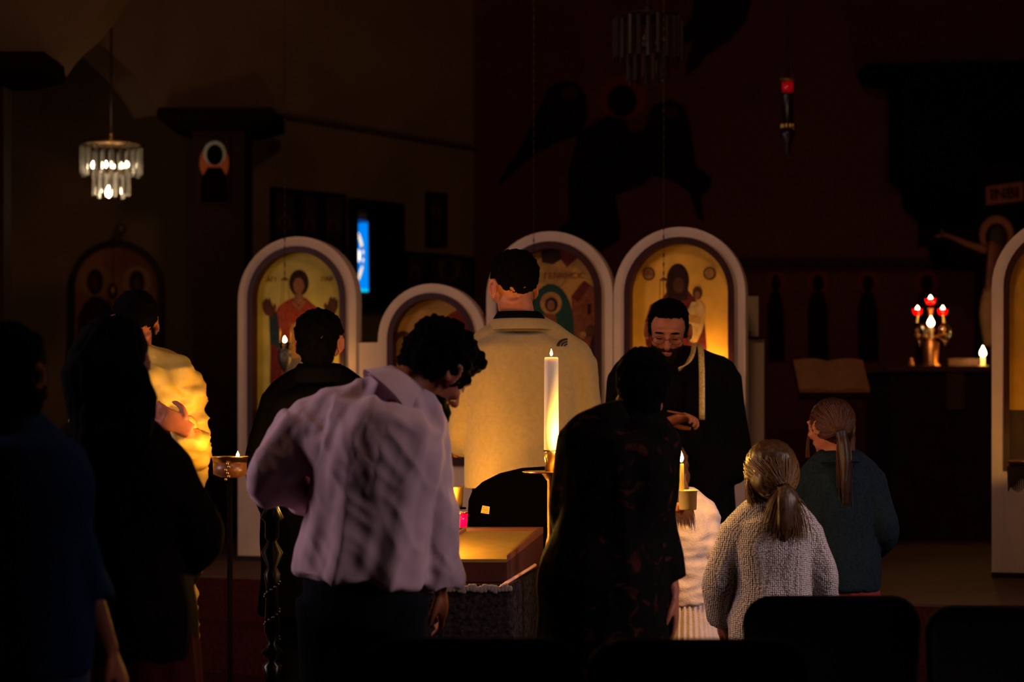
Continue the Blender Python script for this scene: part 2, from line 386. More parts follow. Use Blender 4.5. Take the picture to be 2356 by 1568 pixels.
# nativity-like icon behind the jacket man
f3 = [([(1195, 620), (1230, 575), (1330, 578), (1310, 640), (1290, 660), (1240, 650)], 'ochre'),
      ([(1235, 590), (1290, 572), (1330, 590), (1318, 600), (1303, 614), (1288, 596)], 'maroon'),
      ([(1243, 575), (1285, 565), (1290, 595), (1270, 607), (1245, 603)], 'dark'),
      ([(1312, 680), (1340, 645), (1372, 665), (1374, 780), (1374, 860), (1325, 860), (1318, 760)], 'rust'),
      ([(1313, 683), (1343, 645), (1356, 655), (1328, 695)], 'maroon'), ([(1350, 698), (1358, 698), (1358, 722), (1350, 722)], 'dark'),
      (ell2(1265, 760, 54, 108, 30), 'teal'), (ell2(1266, 697, 25, 26), 'ochre'), (ell2(1267, 700, 15, 17), 'dark'), (ell2(1266, 702, 9, 12), 'skin'),
      ([(1250, 720), (1276, 722), (1284, 760), (1262, 756), (1246, 735)], 'rust'),
      (ell2(1358, 760, 12, 14), 'brown'), (ell2(1366, 800, 10, 30), 'dark'), (ell2(1340, 770, 8, 8), 'ochre')]
panel('icon_panel', (1123, 1413, 533), 25, 15, gold_b, f3, 'arched icon with a green cloaked haloed figure and red house, behind the tan jacket', [(1296, 634, 19, 'ΓΕΝΝΗCIC')])
# mother and child icon
f4 = [([(1500, 830), (1484, 790), (1482, 740), (1495, 700), (1520, 688), (1536, 665), (1580, 665), (1600, 690), (1620, 740), (1625, 800), (1620, 850), (1500, 850)], 'maroon'),
      (ell2(1558, 645, 26, 40), 'dark'), ([(1534, 640), (1530, 655), (1536, 690), (1580, 690), (1582, 660)], 'dark'),
      (ell2(1560, 655, 13, 18), 'brown'), 
      ([(1590, 694), (1612, 692), (1621, 706), (1620, 740), (1612, 765), (1600, 790), (1586, 785), (1585, 750), (1580, 715)], 'cream'),
      ([(1582, 720), (1612, 728), (1610, 745), (1584, 740)], 'ochre'),
      (ell2(1603, 673, 11, 15), 'brown'), (ell2(1603, 678, 6, 9), 'skin'),
      (ell2(1491, 629, 14, 15), 'brown'), (ell2(1491, 629, 11, 12), 'ochre'), (ell2(1631, 628, 14, 15), 'brown'), (ell2(1631, 628, 11, 12), 'ochre')]
panel('icon_panel', (1415, 1717, 523), 25, 14, gold_o, f4, 'arched amber icon of a mother holding a child, behind the bearded priest', [(1491, 629, 16, 'ΜΡ'), (1631, 628, 16, 'ΘΥ')])
panel('icon_panel', (2282, 2622, 496), 27, 14, gold_o, [(ell2(2450, 700, 40, 50), 'dark'), ([(2400, 760), (2500, 760), (2540, 930), (2360, 930)], 'maroon')], 'arched icon panel with plain amber field cut off by the right edge')
# low wall linking the panels
lw = MB(); u0, u1 = su(scr(822, HY)), su(scr(880, HY))
lw.prism([sp3(u0, ZB, -.05), sp3(u1, ZB, -.05), sp3(u1, scr(850, 788).z, -.05), sp3(u0, scr(850, 788).z, -.05)], QN * .07)
struct(lw.build('wall_screen_link', white_paint))
# fluted jamb beside the mother and child icon
jm = MB()
for i in range(6):
    x = 1719 + i * 6.5; p = P(x + 3, 900, 8.95); zt = P(0, 780, 8.95).z
    jm.lathe((p.x, p.y, ZB), [(.0078, 0), (.0078, zt - ZB)], 10)
for i in range(4):
    x = 1718 + i * 6.8; p = P(x + 3, 900, 8.98); jm.lathe((p.x, p.y, 0), [(.0078, P(0, 775, 8.98).z), (.0078, P(0, 681, 8.98).z)], 10)
p0 = P(1716, 900, 8.98); p1 = P(1757, 900, 8.98)
jm.box(((p0.x + p1.x) / 2, 8.99, (ZB + P(0, 780, 8.98).z) / 2), (p1.x - p0.x, .02, P(0, 780, 8.98).z - ZB))
struct(jm.build('trim_jamb', mat('jamb_paint', (.50, .38, .28), .7)))
pp = P(1737, 777, 8.95); struct(MB().box(pp, (.075, .06, .012)).build('trim_jamb_cap', dark_wood))

# ------------------------------------------------------------------ wall paintings
mural = mat('mural_dark', (.012, .004, .004), .95, var=.3, spec=0); mural_h = mat('mural_halo', (.16, .03, .018), .95, spec=0); mural_f = mat('mural_robe', (.05, .015, .012), .95, spec=0)
BN = V((0, -1, 0))
def backpt(x, y): return P(x, y, 13.0)
def mural_obj(polys, label, proj=backpt, n_=BN, root_name='wall_painting'):
    mb = MB()
    for k, (pts, mi) in enumerate(polys): mb.prism([proj(x, y) for x, y in pts], n_ * (.002 + k * .0007), mi)
    return tag(mb.build(root_name, [mural, mural_h, mural_f]), label, 'wall painting')
mural_obj([(ell2(1433, 225, 55, 50), 1),
           ([(1299, 184), (1330, 192), (1348, 220), (1352, 270), (1335, 312), (1290, 325), (1240, 350), (1195, 385), (1150, 427), (1146, 420), (1195, 340), (1240, 250), (1262, 200)], 0),
           ([(1330, 305), (1400, 265), (1440, 275), (1448, 302), (1485, 300), (1505, 330), (1505, 400), (1480, 425), (1440, 440), (1415, 450), (1428, 520), (1425, 552), (1380, 580), (1270, 545), (1310, 500), (1306, 400), (1325, 330)], 0),
           (ell2(1431, 232, 34, 37), 0),
           ([(1480, 300), (1500, 245), (1540, 228), (1575, 245), (1590, 300), (1600, 380), (1625, 400), (1638, 410), (1630, 440), (1612, 450), (1620, 510), (1605, 500), (1585, 440), (1545, 415), (1510, 405), (1480, 405)], 0),
           (ell2(1310, 215, 20, 14), 2), (ell2(1541, 258, 20, 14), 2)], 'large dark winged angel painted on the wall above the centre arches')
mural_obj([([(1600, -20), (1735, -20), (1716, 50), (1680, 92), (1625, 128), (1605, 155), (1577, 176), (1581, 138), (1596, 92), (1540, 110), (1560, 80), (1590, 40)], 0)], 'dark painted wing cut by the top edge above the hanging lamp')
struct(MB().box((P(2090, 605, 12.9).x, 12.92, P(0, 605, 12.9).z), (2.4, .12, .035)).build('trim_rail', mat('rail_dark', (.008, .004, .003), .8)))
for i, (x, w_) in enumerate(((1785, 18), (1882, 22), (1997, 22), (2132, 24), (2268, 22))):
    y0 = 612
    mural_obj([(ell2(x, y0 + 36, w_ + 2, 26), 1), ([(x - w_ * .6, y0 + 60), (x + w_ * .5, y0 + 60), (x + w_, y0 + 100), (x + w_ * 1.1, y0 + 220), (x - w_, y0 + 220), (x - w_ * 1.1, y0 + 100)], 0), (ell2(x, y0 + 40, w_ * .62, 20), 0)],
              ['faint robed saint painted nearest the jamb, left end of the frieze', 'faint robed saint second from left in the frieze', 'faint robed saint above the open book in the frieze', 'faint robed saint above the candelabrum in the frieze', 'faint robed saint beside the crucified figure in the frieze'][i])

# ------------------------------------------------------------------ left bay: arched icon, small lamp, pillar icon, frames, stained glass
def flat_icon(name, base, mats_, polys, label, cat, rim=None):
    pass
root = empty('wall_icon', P(270, 800, 12.2), 'dark arched wall icon of two saints behind the long-haired person', 'icon')
def ar(cx, hw, yt, yb, d, n=20):
    return [P(cx - hw, yb, d)] + [P(cx - hw * math.cos(PI * i / n), yt + hw * 1.0 - hw * math.sin(PI * i / n), d) for i in range(n + 1)] + [P(cx + hw, yb, d)]
a, b = ar(270, 107, 553, 900, 12.19), ar(270, 96, 566, 900, 12.19)
mb = MB(); n = len(a); mb.rings([[a[i], a[i] - V((0, .05, 0)), b[i] - V((0, .05, 0)), b[i]] for i in range(n)]); mb.build('frame', dark_wood, root)
mb = MB(); mb.prism(b, (0, -.01, 0), 0)
for k, (pts, mi) in enumerate([(ell2(220, 645, 34, 36), 3), (ell2(315, 648, 34, 36), 3), ([(176, 900), (178, 730), (195, 695), (212, 680), (232, 682), (255, 705), (268, 730), (268, 900)], 1), ([(268, 900), (268, 710), (290, 690), (305, 680), (330, 682), (350, 705), (362, 740), (364, 900)], 1),
               (ell2(219, 648, 19, 30), 1), (ell2(315, 650, 18, 29), 1), (ell2(219, 652, 9, 14), 2), (ell2(315, 654, 9, 14), 2)]):
    mb.prism([P(x, y, 12.18) for x, y in pts], (0, -.001 - k * .0006, 0), mi)
mb.build('icon_painting', [mat('icon_old_red', (.30, .11, .03), .7, var=.5, vscale=3.5, col2=(.18, .04, .015)), paint['dark'], paint['brown'], mat('halo_old', (.28, .12, .04), .7)], root)
root = empty('wall_lamp', P(276, 528, 12.1), 'small round unlit lamp on the wall above the arched icon of two saints', 'lamp')
MB().ell(P(278, 526, 12.1), (.035, .03, .035)).build('lamp_glass', mat('dim_glass', (.12, .05, .03), .4), root, True)
MB().tube([P(278, 516, 12.15), P(262, 530, 12.0), P(259, 545, 11.95)], .004).tube([P(259, 545, 11.95), P(259, 640, 11.95)], .003).ell(P(259, 670, 11.95), (.03, .03, .05)).build('arm', dark_brass, root, True)
# icon on the pillar
root = empty('pillar_icon', P(492, 470, 10.88), 'small icon of a saint with silver halo mounted on the brown pillar', 'icon')
mb = MB(); d = 10.9
mb.prism([P(x, y, d) for x, y in ((455, 318), (528, 318), (528, 470), (455, 470))], (0, -.02, 0), 0)
for k, (pts, mi) in enumerate([(ell2(493, 375, 34, 44), 1), (ell2(494, 352, 26, 28), 2), (ell2(494, 356, 19, 24), 3), ([(462, 465), (463, 410), (478, 385), (510, 385), (522, 408), (524, 465)], 3)]):
    mb.prism([P(x, y, d - .02) for x, y in pts], (0, -.001 - k * .0006, 0), mi)
mb.build('icon_board', [paint['dark'], mat('icon_orange', (.55, .12, .02), .6), mat('silver_leaf', (.75, .85, .9), .35, metal=.7, var=.5, vscale=90), mat('icon_black', (.004, .003, .003), .9, spec=0)], root)
# framed pictures on the oblique wall
def wframe(x0, x1, yt0, yt1, yb, label, inner=(.05, .012, .01)):
    root = empty('picture_frame', onwall((x0 + x1) / 2, yb), label, 'picture')
    q = lambda x, y: onwall(x, y)
    co = [(x0, yt0), (x1, yt1), (x1, yb), (x0, yb)]; ci = [(x0 + 7, yt0 + 10), (x1 - 7, yt1 + 10), (x1 - 7, yb - 9), (x0 + 7, yb - 9)]
    mb = MB()
    for i in range(4):
        j = (i + 1) % 4; mb.prism([q(*co[i]), q(*co[j]), q(*ci[j]), q(*ci[i])], WN * .03)
    mb.build('frame', mat('black_frame', (.006, .004, .004), .6, spec=.1), root)
    mb = MB(); mb.prism([q(*c) for c in ci], WN * .012, 0)
    cx = (x0 + x1) / 2; s_ = (x1 - x0) / 60; cy = (yt0 + yb) / 2
    for k, (pts, mi) in enumerate([(ell2(cx, cy - 25 * s_, 15 * s_, 17 * s_), 1), ([(cx - 20 * s_, yb - 12), (cx - 16 * s_, cy + 5 * s_), (cx - 5 * s_, cy - 8 * s_), (cx + 5 * s_, cy - 8 * s_), (cx + 16 * s_, cy + 5 * s_), (cx + 20 * s_, yb - 12)], 2), (ell2(cx, cy - 22 * s_, 8 * s_, 12 * s_), 2)]):
        mb.prism([q(x, y) + WN * .012 for x, y in pts], WN * (.001 + k * .0006), mi)
    mb.build('picture', [mat('picture_ground_' + label[:8], inner, .7, var=.5, vscale=8), mat('picture_halo', (.09, .03, .015), .7), mat('picture_robe', (.012, .005, .005), .9)], root)
wframe(620, 682, 430, 437, 640, 'dark framed saint picture, leftmost on the wall above the raised-hands icon')
wframe(683, 733, 437, 442, 640, 'dark framed saint picture, middle of the three left of the blue window')
wframe(736, 790, 442, 448, 640, 'dark framed saint picture nearest the left side of the blue window', (.035, .01, .008))
wframe(978, 1022, 441, 445, 568, 'narrow dark picture hanging alone right of the blue window', (.01, .005, .005))
wframe(926, 975, 577, 583, 715, 'dark framed picture behind the low arch, left one', (.012, .006, .005))
wframe(976, 1085, 580, 592, 740, 'wide dark framed picture behind the low arch, right one', (.012, .006, .005))
# stained-glass window in a deep dark recess
wr = MB(); co = [(800, 457), (916, 470), (916, 716), (800, 716)]; ci = [(809, 480), (845, 484), (845, 676), (809, 676)]
for i in range(4):
    j = (i + 1) % 4; wr.prism([onwall(*co[i]), onwall(*co[j]), onwall(*ci[j]), onwall(*ci[i])], WN * .06)
wro = struct(wr.build('window_1', mat('window_black', (.004, .003, .003), .8, spec=0)))
sg = [emis('glass_blue', (.0, .24, .95), 1.0), emis('glass_deep_blue', (.0, .05, .30), .9), emis('glass_cream', (1., .85, .50), 1.3), emis('glass_white', (1., .97, .85), 2.2), emis('glass_amber', (.75, .35, .08), .9), emis('glass_cyan', (.0, .62, .95), 1.0), emis('glass_grey', (.25, .27, .2), .8)]
mb = MB(); g = lambda x, y, o_=0: onwall(x, y) + WN * (.012 + o_)
mb.prism([g(811, 506), g(843, 510), g(845, 671), g(812, 671)], -WN * .006, 0)
mb.prism([g(811, 504), g(838, 507), g(842, 514), g(832, 512), g(822, 514), g(811, 514)], WN * .0005, 1)
mb.prism([g(812, 664), g(844, 664), g(844, 671), g(812, 671)], WN * .0005, 5)
ccx, ccy, rx, ry = 803, 590, 31, 70
nseg = 19
for k in range(nseg):
    t0 = -PI * .42 + k * (PI * .84) / nseg; t1 = t0 + (PI * .84) / nseg * .8; tm = 1.
    if math.cos(t0) * rx + ccx < 808: continue
    wd = 6 if abs(k - nseg / 2) > 3 else 4
    q = [(ccx + rx * math.cos(t), ccy + ry * math.sin(t)) for t in (t0, t1)]; q2 = [(ccx + (rx - wd) * math.cos(t), ccy + (ry - wd * 1.6) * math.sin(t)) for t in (t1, t0)]
    q = [(max(x, 811), y) for x, y in q + q2]
    mb.prism([g(*p_) for p_ in q], WN * .001, 2 if abs(k - nseg / 2) > 3 else (6 if k % 2 else 2))
hal = [(x, y) for x, y in ell2(808, 588, 13, 42, 24) if x >= 811]; hal = [(811, min(y for x, y in hal))] + sorted(hal, key=lambda p_: p_[1]) + [(811, max(y for x, y in hal))]
mb.prism([g(*p_) for p_ in hal], WN * .001, 4)
hal = [(x, y) for x, y in ell2(811, 588, 14.5, 22, 24) if x >= 811.5]; hal = [(811, 566)] + sorted(hal, key=lambda p_: p_[1]) + [(811, 610)]
mb.prism([g(*p_) for p_ in hal], WN * .002, 3)
mb.build('stained_pane', sg, wro)
pl = bpy.data.objects.new('x', None); bpy.data.objects.remove(pl)

# ------------------------------------------------------------------ candles and lamps
def flame(c, h, parent, m=None, r=None, lean=0.):
    r = r or h * .2; c = V(c)
    prof = [(.25, 0), (.75, .12), (1, .3), (.9, .45), (.6, .65), (.3, .82), (.05, 1)]
    mb = MB(); mb.rings([[c + V((math.cos(2 * PI * i / 12) * r * a + lean * b * b * h, math.sin(2 * PI * i / 12) * r * a, b * h)) for i in range(12)] for a, b in prof])
    return mb.build('flame', m or flame_m, parent, True)
def candle(name, base, top, r, label, wax_m, fh=.03, power=2., group=None, cat='candle', lean=.0, loff=.02):
    base, top = V(base), V(top); root = empty(name, base, label, cat, group)
    mb = MB(); ax = (top - base)
    mb.tube([base, base.lerp(top, .5), top - ax.normalized() * .003, top], [r, r * .98, r * .96, r * .85], 20, sub=1); mb.build('wax', wax_m, root, True)
    MB().tube([top - V((0, 0, .003)), top + V((0, 0, .008))], .0012, 6).build('wick', wick_m, root)
    flame(top + V((0, 0, .005)), fh, root, lean=lean)
    point_light(name + '_light', top + V((0, 0, fh + .005 + loff)), power)
    return root
# tall altar-style candle in front of the tan jacket
D = 6.0
tb, tt = P(1268.5, 1037, D), P(1268.5, 822, D)
root = candle('tall_candle', tb, tt, 17 / F * D, 'thick tall ivory candle burning in a tall stand in front of the tan jacket', wax, .022, 1.6, loff=.01)
root = empty('candle_stand', P(1268, 1085, D) * 1 - V((0, 0, P(0, 1085, D).z)), 'tall floor stand with brass socket and thin plate under the thick ivory candle', 'candle stand')
sz = P(1268, 1084, D); so = MB()
so.lathe(sz, [(.019, 0), (.019, (1084 - 1040) / F * D), (.024, (1084 - 1035) / F * D), (.0235, (1084 - 1040) / F * D), (.016, .004)], 24); so.build('socket', brass, root, True)
MB().lathe(sz, [(.004, -.006), (.085, -.004), (.092, 0), (.085, .001), (.02, .0)], 40).build('drip_plate', brass, root, True)
MB().lathe((sz.x, sz.y, 0), [(.012, .05), (.012, sz.z - .3), (.022, sz.z - .25), (.012, sz.z - .2), (.012, sz.z - .03), (.03, sz.z - .006)], 16).build('pole', dark_brass, root, True)
MB().lathe((sz.x, sz.y, 0), [(.10, 0), (.10, .02), (.05, .04), (.015, .07)], 24).build('base', dark_brass, root, True)
# candle held by the floral woman (hidden from the front by her arm)
hc = P(1314, 1058, 5.94)
candle('hand_candle', hc - V((0, 0, .15)), hc, .0065, 'thin candle held in front of the woman in the floral dress', beeswax, .03, 5.0, 'thin hand candles', loff=.012)
# taper in a drip cup at the woman's right
cb = P(1569, 1165, 6.1); ct = P(1567.5, 1066, 6.1)
candle('taper_candle', cb, ct, .0085, 'thin yellow taper with tall flame rising from a round cup beside the floral dress', beeswax, .038, 6.2, 'thin hand candles')
cc = P(1582.5, 1172, 6.1)
root = empty('drip_cup', cc, 'pale round cup with rolled rim holding the yellow taper', 'cup')
h_ = 44 / F * 6.1; r_ = 21.5 / F * 6.1
MB().lathe(cc, [(.002, .001), (r_ * .88, 0), (r_ * .94, .004), (r_, h_ - .003), (r_ * 1.09, h_ - .002), (r_ * 1.09, h_ + .002), (r_ * .97, h_), (r_ * .86, .004), (.002, .003)], 32, cap=False).build('cup_body', mat('cup_tan', (.55, .42, .22), .55, spec=.3), root, True)
# cups on the votive stand
cx = P(1049, 1165, 6.62); h_ = 46 / F * 6.62; r_ = 17.5 / F * 6.62
vs_root = empty('votive_stand', (cx.x, cx.y, 0), 'black metal votive stand with two shelves between the bent man and the tan jacket', 'candle stand')
zl = P(0, 1216, 6.62).z
MB().lathe((cx.x, cx.y, 0), [(.17, 0), (.17, .02), (.02, .05), (.012, .1), (.012, cx.z - .006)], 20).build('pole', black_m, vs_root, True)
MB().lathe((cx.x, cx.y, cx.z - .008), [(.0, 0), (.035, 0), (.035, .006), (0, .006)], 24).build('upper_shelf', black_m, vs_root)
MB().lathe((cx.x - .02, cx.y, zl - .012), [(.0, 0), (.10, 0), (.10, .01), (0, .01)], 32).build('lower_shelf', black_m, vs_root)
root = empty('votive_cup', cx, 'brass cup with bright rim beside the pink shirt sleeve, above the magenta votive', 'cup')
MB().lathe(cx, [(.002, .001), (r_ * .85, 0), (r_, h_ - .003), (r_ * 1.13, h_ - .002), (r_ * 1.13, h_ + .002), (r_ * .97, h_), (r_ * .8, .004), (.002, .003)], 32, cap=False).build('cup_body', mat('cup_brass', (.62, .36, .10), .45, metal=.6), root, True)
MB().lathe(cx + V((0, 0, .004)), [(.001, 0), (r_ * .78, 0), (r_ * .85, h_ * .6), (.001, h_ * .62)], 24).build('wax', wax, root, True)
mc = P(1058, 1212, 6.55); h_ = 33 / F * 6.55; r_ = 19 / F * 6.55
root = empty('votive_cup', mc, 'magenta glass votive with glowing rim and flame below the brass cup', 'cup')
MB().lathe(mc, [(.002, .001), (r_ * .86, 0), (r_ * .98, h_ - .002), (r_ * .93, h_ - .002), (r_ * .82, .003), (.002, .003)], 32, cap=False).build('cup_glass', magenta_glass, root, True)
MB().lathe(mc + V((0, 0, h_)), [(r_ * .93, -.001), (r_ * 1.14, 0), (r_ * 1.14, .003), (r_ * .93, .003)], 32, cap=False).build('rim', brass, root, True)
flame(mc + V((0, 0, h_ - .02)), .022, root); point_light('magenta_votive_light', mc + V((0, 0, h_ * .55)) + V((0, -.012, 0)), .25)
# support so the lower shelf carries the votive
# lamp and table candles hidden behind the bent man's arm: the light on the glass top and the jacket
hid = P(1006, 1236, 6.0)
candle('table_candle', hid - V((0, 0, .052)), hid, .011, 'short candle standing on the left end of the sloping case behind the pink sleeve', wax, .03, 7, 'table candles', loff=.012)

hb = V((P(1006, 0, 6.62).x, 6.60, P(0, 1216, 6.62).z))
candle('table_candle', hb, hb + V((0, 0, .035)), .012, 'short candle on the lower shelf of the votive stand behind the pink sleeve', wax, .03, 11, 'table candles', loff=.012)

# hanging oil lamps in front of the icons
def oil_lamp(x, yf, ytop, d, label, power, lit=True, sc_=1., lm=None):
    c = P(x, yf, d); zt = P(x, ytop, d).z
    root = empty('hanging_oil_lamp', c, label, 'oil lamp')
    b = MB().lathe(c + V((0, 0, -.025)), [(.0, -.14), (.008, -.13), (.004, -.115), (.014, -.1), (.03, -.06), (.034, -.03), (.028, -.004), (.033, 0), (.03, -.008), (.026, -.03), (.0, -.05)], 24, cap=False).build('lamp_bowl', silver, root, True)
    MB().lathe(c + V((0, 0, -.03)), [(.001, 0), (.02, 0), (.026, .036), (.0245, .036), (.019, .003), (.001, .003)], 20, cap=False).build('lamp_glass', glass_m, root, True)
    mid = c + V((0, 0, .30))
    for k in range(3):
        a = 2 * PI * k / 3 + .4; e = c + V((math.cos(a) * .033, math.sin(a) * .033, -.025))
        MB().tube([e, mid + V((math.cos(a) * .018, math.sin(a) * .018, 0))], .0014, 6).build('chain', dark_brass, root)
    MB().lathe(mid, [(.002, -.006), (.02, 0), (.003, .012)], 16).build('chain_hub', dark_brass, root, True)
    mb = MB(); z = mid.z; k = 0
    while z < zt:
        mb.box((c.x, c.y, z + .01), (.006 if k % 2 else .002, .002 if k % 2 else .006, .018)); z += .02; k += 1
    mb.build('long_chain', dark_wood, root)
    if lit:
        flame(c + V((0, 0, .006)), .03, root, lm or flame_far, .0095); point_light('oil_lamp_light', c + V((0, -.0, .045)), power)
    return root
oil_lamp(655, 790, -200, 8.98, 'silver oil lamp with flame hanging before the raised-hands icon', .7)
oil_lamp(1228, 905, -200, 8.6, 'silver oil lamp on a long chain before the nativity icon, behind the tan jacket', 1.0)
oil_lamp(1527, 800, -200, 8.45, 'silver oil lamp on a long chain before the mother and child icon', .6)
# votive candle standing behind the priest's shoulder: glow on the mother and child icon
gp = scr(1636, 862) + QN * .075; 
gl = empty('wall_votive', gp, 'small votive candle on a bracket before the mother and child icon', 'candle')
MB().lathe(gp + V((0, 0, -.06)), [(.0, 0), (.02, 0), (.024, .05), (.0, .05)], 20).build('wax', wax, gl, True)
MB().box(gp + V((0, .05, -.065)) - QN * .0, (.02, .13, .01)).build('bracket', dark_brass, gl)
flame(gp + V((0, 0, -.01)), .026, gl); point_light('wall_votive_light', gp + V((0, 0, .03)), 2.2)
g2 = scr(765, 862) + QN * .12
gl = empty('wall_votive', g2, 'small votive candle on a bracket before the raised-hands icon', 'candle')
MB().lathe(g2 + V((0, 0, -.06)), [(.0, 0), (.02, 0), (.024, .05), (.0, .05)], 20).build('wax', wax, gl, True)
MB().box(g2 + V((0, .05, -.065)), (.02, .13, .01)).build('bracket', dark_brass, gl)
flame(g2 + V((0, 0, -.01)), .02, gl); point_light('wall_votive_light', g2 + V((0, 0, .03)), .5)

# shallow stand bowls at the left and the right edge
def bowl_stand(cx_, y, d, hw, label, flx, power, fringe, fh=.022):
    c = P(cx_, y, d); R = hw / F * d
    root = empty('candle_stand', (c.x, c.y, ZB if d > 7.9 else 0), label, 'candle stand'); zb = ZB if d > 7.9 else 0
    MB().lathe(c, [(.001, -.03), (R * .9, -.03), (R, -.002), (R * 1.04, 0), (R * 1.04, .003), (R * .96, .003), (R * .86, -.012), (.001, -.012)], 40, cap=False).build('rim_dish', brass, root, True)
    MB().lathe(c, [(.001, -.075), (R * .5, -.072), (R * .93, -.06), (R * .95, -.02), (.01, -.02)], 32).build('bowl', amber_glass, root, True)
    or_ = MB()
    for k in range(6): or_.ell(c + V((.006 * math.sin(k * 2.1), -R * .96, -.022 - k * .011)), (.005, .003, .006), None, 8, 6)
    or_.build('ornament', brass, root, True)
    if fringe:
        f = MB()
        for k in range(60):
            a = 2 * PI * k / 60; p_ = c + V((math.cos(a) * R * .97, math.sin(a) * R * .97, -.02)); f.tube([p_, p_ + V((0, 0, -.095 - .01 * math.sin(k * 7.)))], [.006, .002], 5)
        f.build('fringe', mat('dark_fringe', (.03, .012, .008), .9), root)
    MB().lathe((c.x, c.y, 0), [(.09, zb), (.09, zb + .02), (.02, zb + .06), (.01, zb + .1), (.01, c.z - .07)], 16).build('pole', mat('stand_black', (.002, .0012, .001), .9, spec=.05), root, True)
    p_ = P(flx, y, d) + V((0, -R * .15, -.01))
    ca = empty('short_candle', p_, 'short burning candle in the ' + label.split(' before')[0].split(' between')[0], 'candle')
    MB().lathe(p_, [(.001, 0), (.009, 0), (.009, .012), (.001, .012)], 14).build('wax', wax, ca)
    flame(p_ + V((0, 0, .010)), fh, ca, None, .006); point_light('short_candle_light', p_ + V((0, 0, fh + .022)), power)
bowl_stand(529, 1051, 6.75, 41, 'shallow amber bowl stand at the left between gold robe and black coat', 548, 7.5, False)
bowl_stand(2368, 1061, 7.9, 48, 'fringed bowl stand at the right edge before the last icon panel', 2366, 2.0, True)

# turned black stand left of the black coat
root = empty('turned_stand', (P(626, 0, 5.9).x, 5.9, 0), 'turned black wooden stand with glossy knobs beside the bent man\'s trousers', 'stand')
zz = lambda y: P(0, y, 5.9).z
prof = [(.11, 0), (.11, .03), (.04, .06)]
MB().lathe((root.location.x, 5.9, 0), prof + [(.022, zz(1560)), (.030, zz(1530)), (.012, zz(1520)), (.034, zz(1500)), (.012, zz(1480)), (.024, zz(1450)), (.018, zz(1350)), (.025, zz(1320)), (.014, zz(1305)), (.034, zz(1270)), (.014, zz(1245)), (.022, zz(1235)), (.022, zz(1200)), (.036, zz(1190)), (.02, zz(1165)), (.03, zz(1140)), (.016, zz(1125))], 28).build('column', mat('gloss_black', (.001, .001, .001), .25, spec=.25), root, True)
mb = MB()
for k in range(26):
    z = zz(1470) + k * (zz(1320) - zz(1470)) / 26; a = k * .55
    mb.ell((root.location.x + math.cos(a) * .022, 5.9 + math.sin(a) * .022, z), (.005, .005, .005), None, 8, 6)
mb.build('bead_spiral', mat('gloss_beads', (.02, .01, .01), .08, spec=.8), root, True)

# chandeliers
def chandelier(cx_, yc, d, r1, label, lit, ylow, ychain):
    c = P(cx_, yc, d); k = d / F
    root = empty('chandelier', c, label, 'chandelier')
    gm = mat('prism_glass', (1, .97, .9), .10, trans=.88) if lit else mat('dark_glass', (.03, .02, .02), .2, spec=.5)
    def tier(R, z0, z1, n_):
        for i in range(n_):
            a = 2 * PI * i / n_ + .1
            rot = Matrix.Rotation(a, 3, 'Z'); h = z1 - z0
            o = MB()
            pts = [rot @ V((R + x, y, 0)) for x, y in ((-.004, -.010), (.004, -.010), (.009, 0), (.004, .010), (-.004, .010), (-.009, 0))]
            o.prism([c + p_ + V((0, 0, z0 + .008 * math.sin(i * 2.3))) for p_ in pts], (0, 0, h)); o.build('glass_rod', gm, root)
    tier(r1 * k, (yc - 402) * k if lit else -.12, (yc - 340) * k if lit else .06, 22)
    tier(r1 * .58 * k, (yc - 450) * k if lit else -.22, (yc - 395) * k if lit else -.10, 13)
    mb = MB().lathe(c + V((0, 0, 40 * k)), [(.0, -.02), (.03, -.01), (r1 * k, -.006), (r1 * k, .0), (.03, .004), (.015, .03), (.02, .04), (.006, .055)], 28, cap=False)
    mb.build('top_plate', dark_brass if lit else dark_wood, root, True)
    MB().lathe(c + V((0, 0, -25 * k)), [(r1 * .56 * k, 0), (r1 * .6 * k, 0), (r1 * .6 * k, .006), (r1 * .56 * k, .006)], 28, cap=False).build('ring', dark_brass if lit else dark_wood, root, True)
    MB().tube([c + V((0, 0, 45 * k)), V((c.x, c.y, 5.4))], .006 if lit else .004, 6).build('chain', mat('chain_black', (.008, .005, .004), .6), root)
    bl = [(-42, 0, 1.), (-10, -.03, 1.), (22, .03, 1.), (38, -.02, 1.), (0, .05, .8), (-6, 0, 1.7)]
    for j, (dx, dy, s_) in enumerate(bl):
        z = -(375 - yc) * k if j < 5 else -(437 - yc) * k
        if not lit: z = -.02
        MB().lathe(c + V((dx * k, dy, z - .01)), [(.001, -.018 * s_), (.008 * s_, -.012 * s_), (.011 * s_, 0), (.006 * s_, .012 * s_), (.001, .02 * s_)], 12).build('bulb', bulb_m if lit else mat('bulb_off', (.1, .08, .07), .2), root, True)
    if lit:
        point_light('chandelier_light', c + V((0, -.0, -.27)), 1.6, (1, .6, .3), .04)
        point_light('chandelier_up_light', c + V((0, -.1, .24)), .5, (1, .6, .3), .04)
chandelier(256, 370, 10.2, 68, 'lit glass prism chandelier hanging on the left', True, 0, 0)
chandelier(1490, 78, 8.8, 78, 'unlit dark prism chandelier hanging above the painted angel', False, 0, 0)

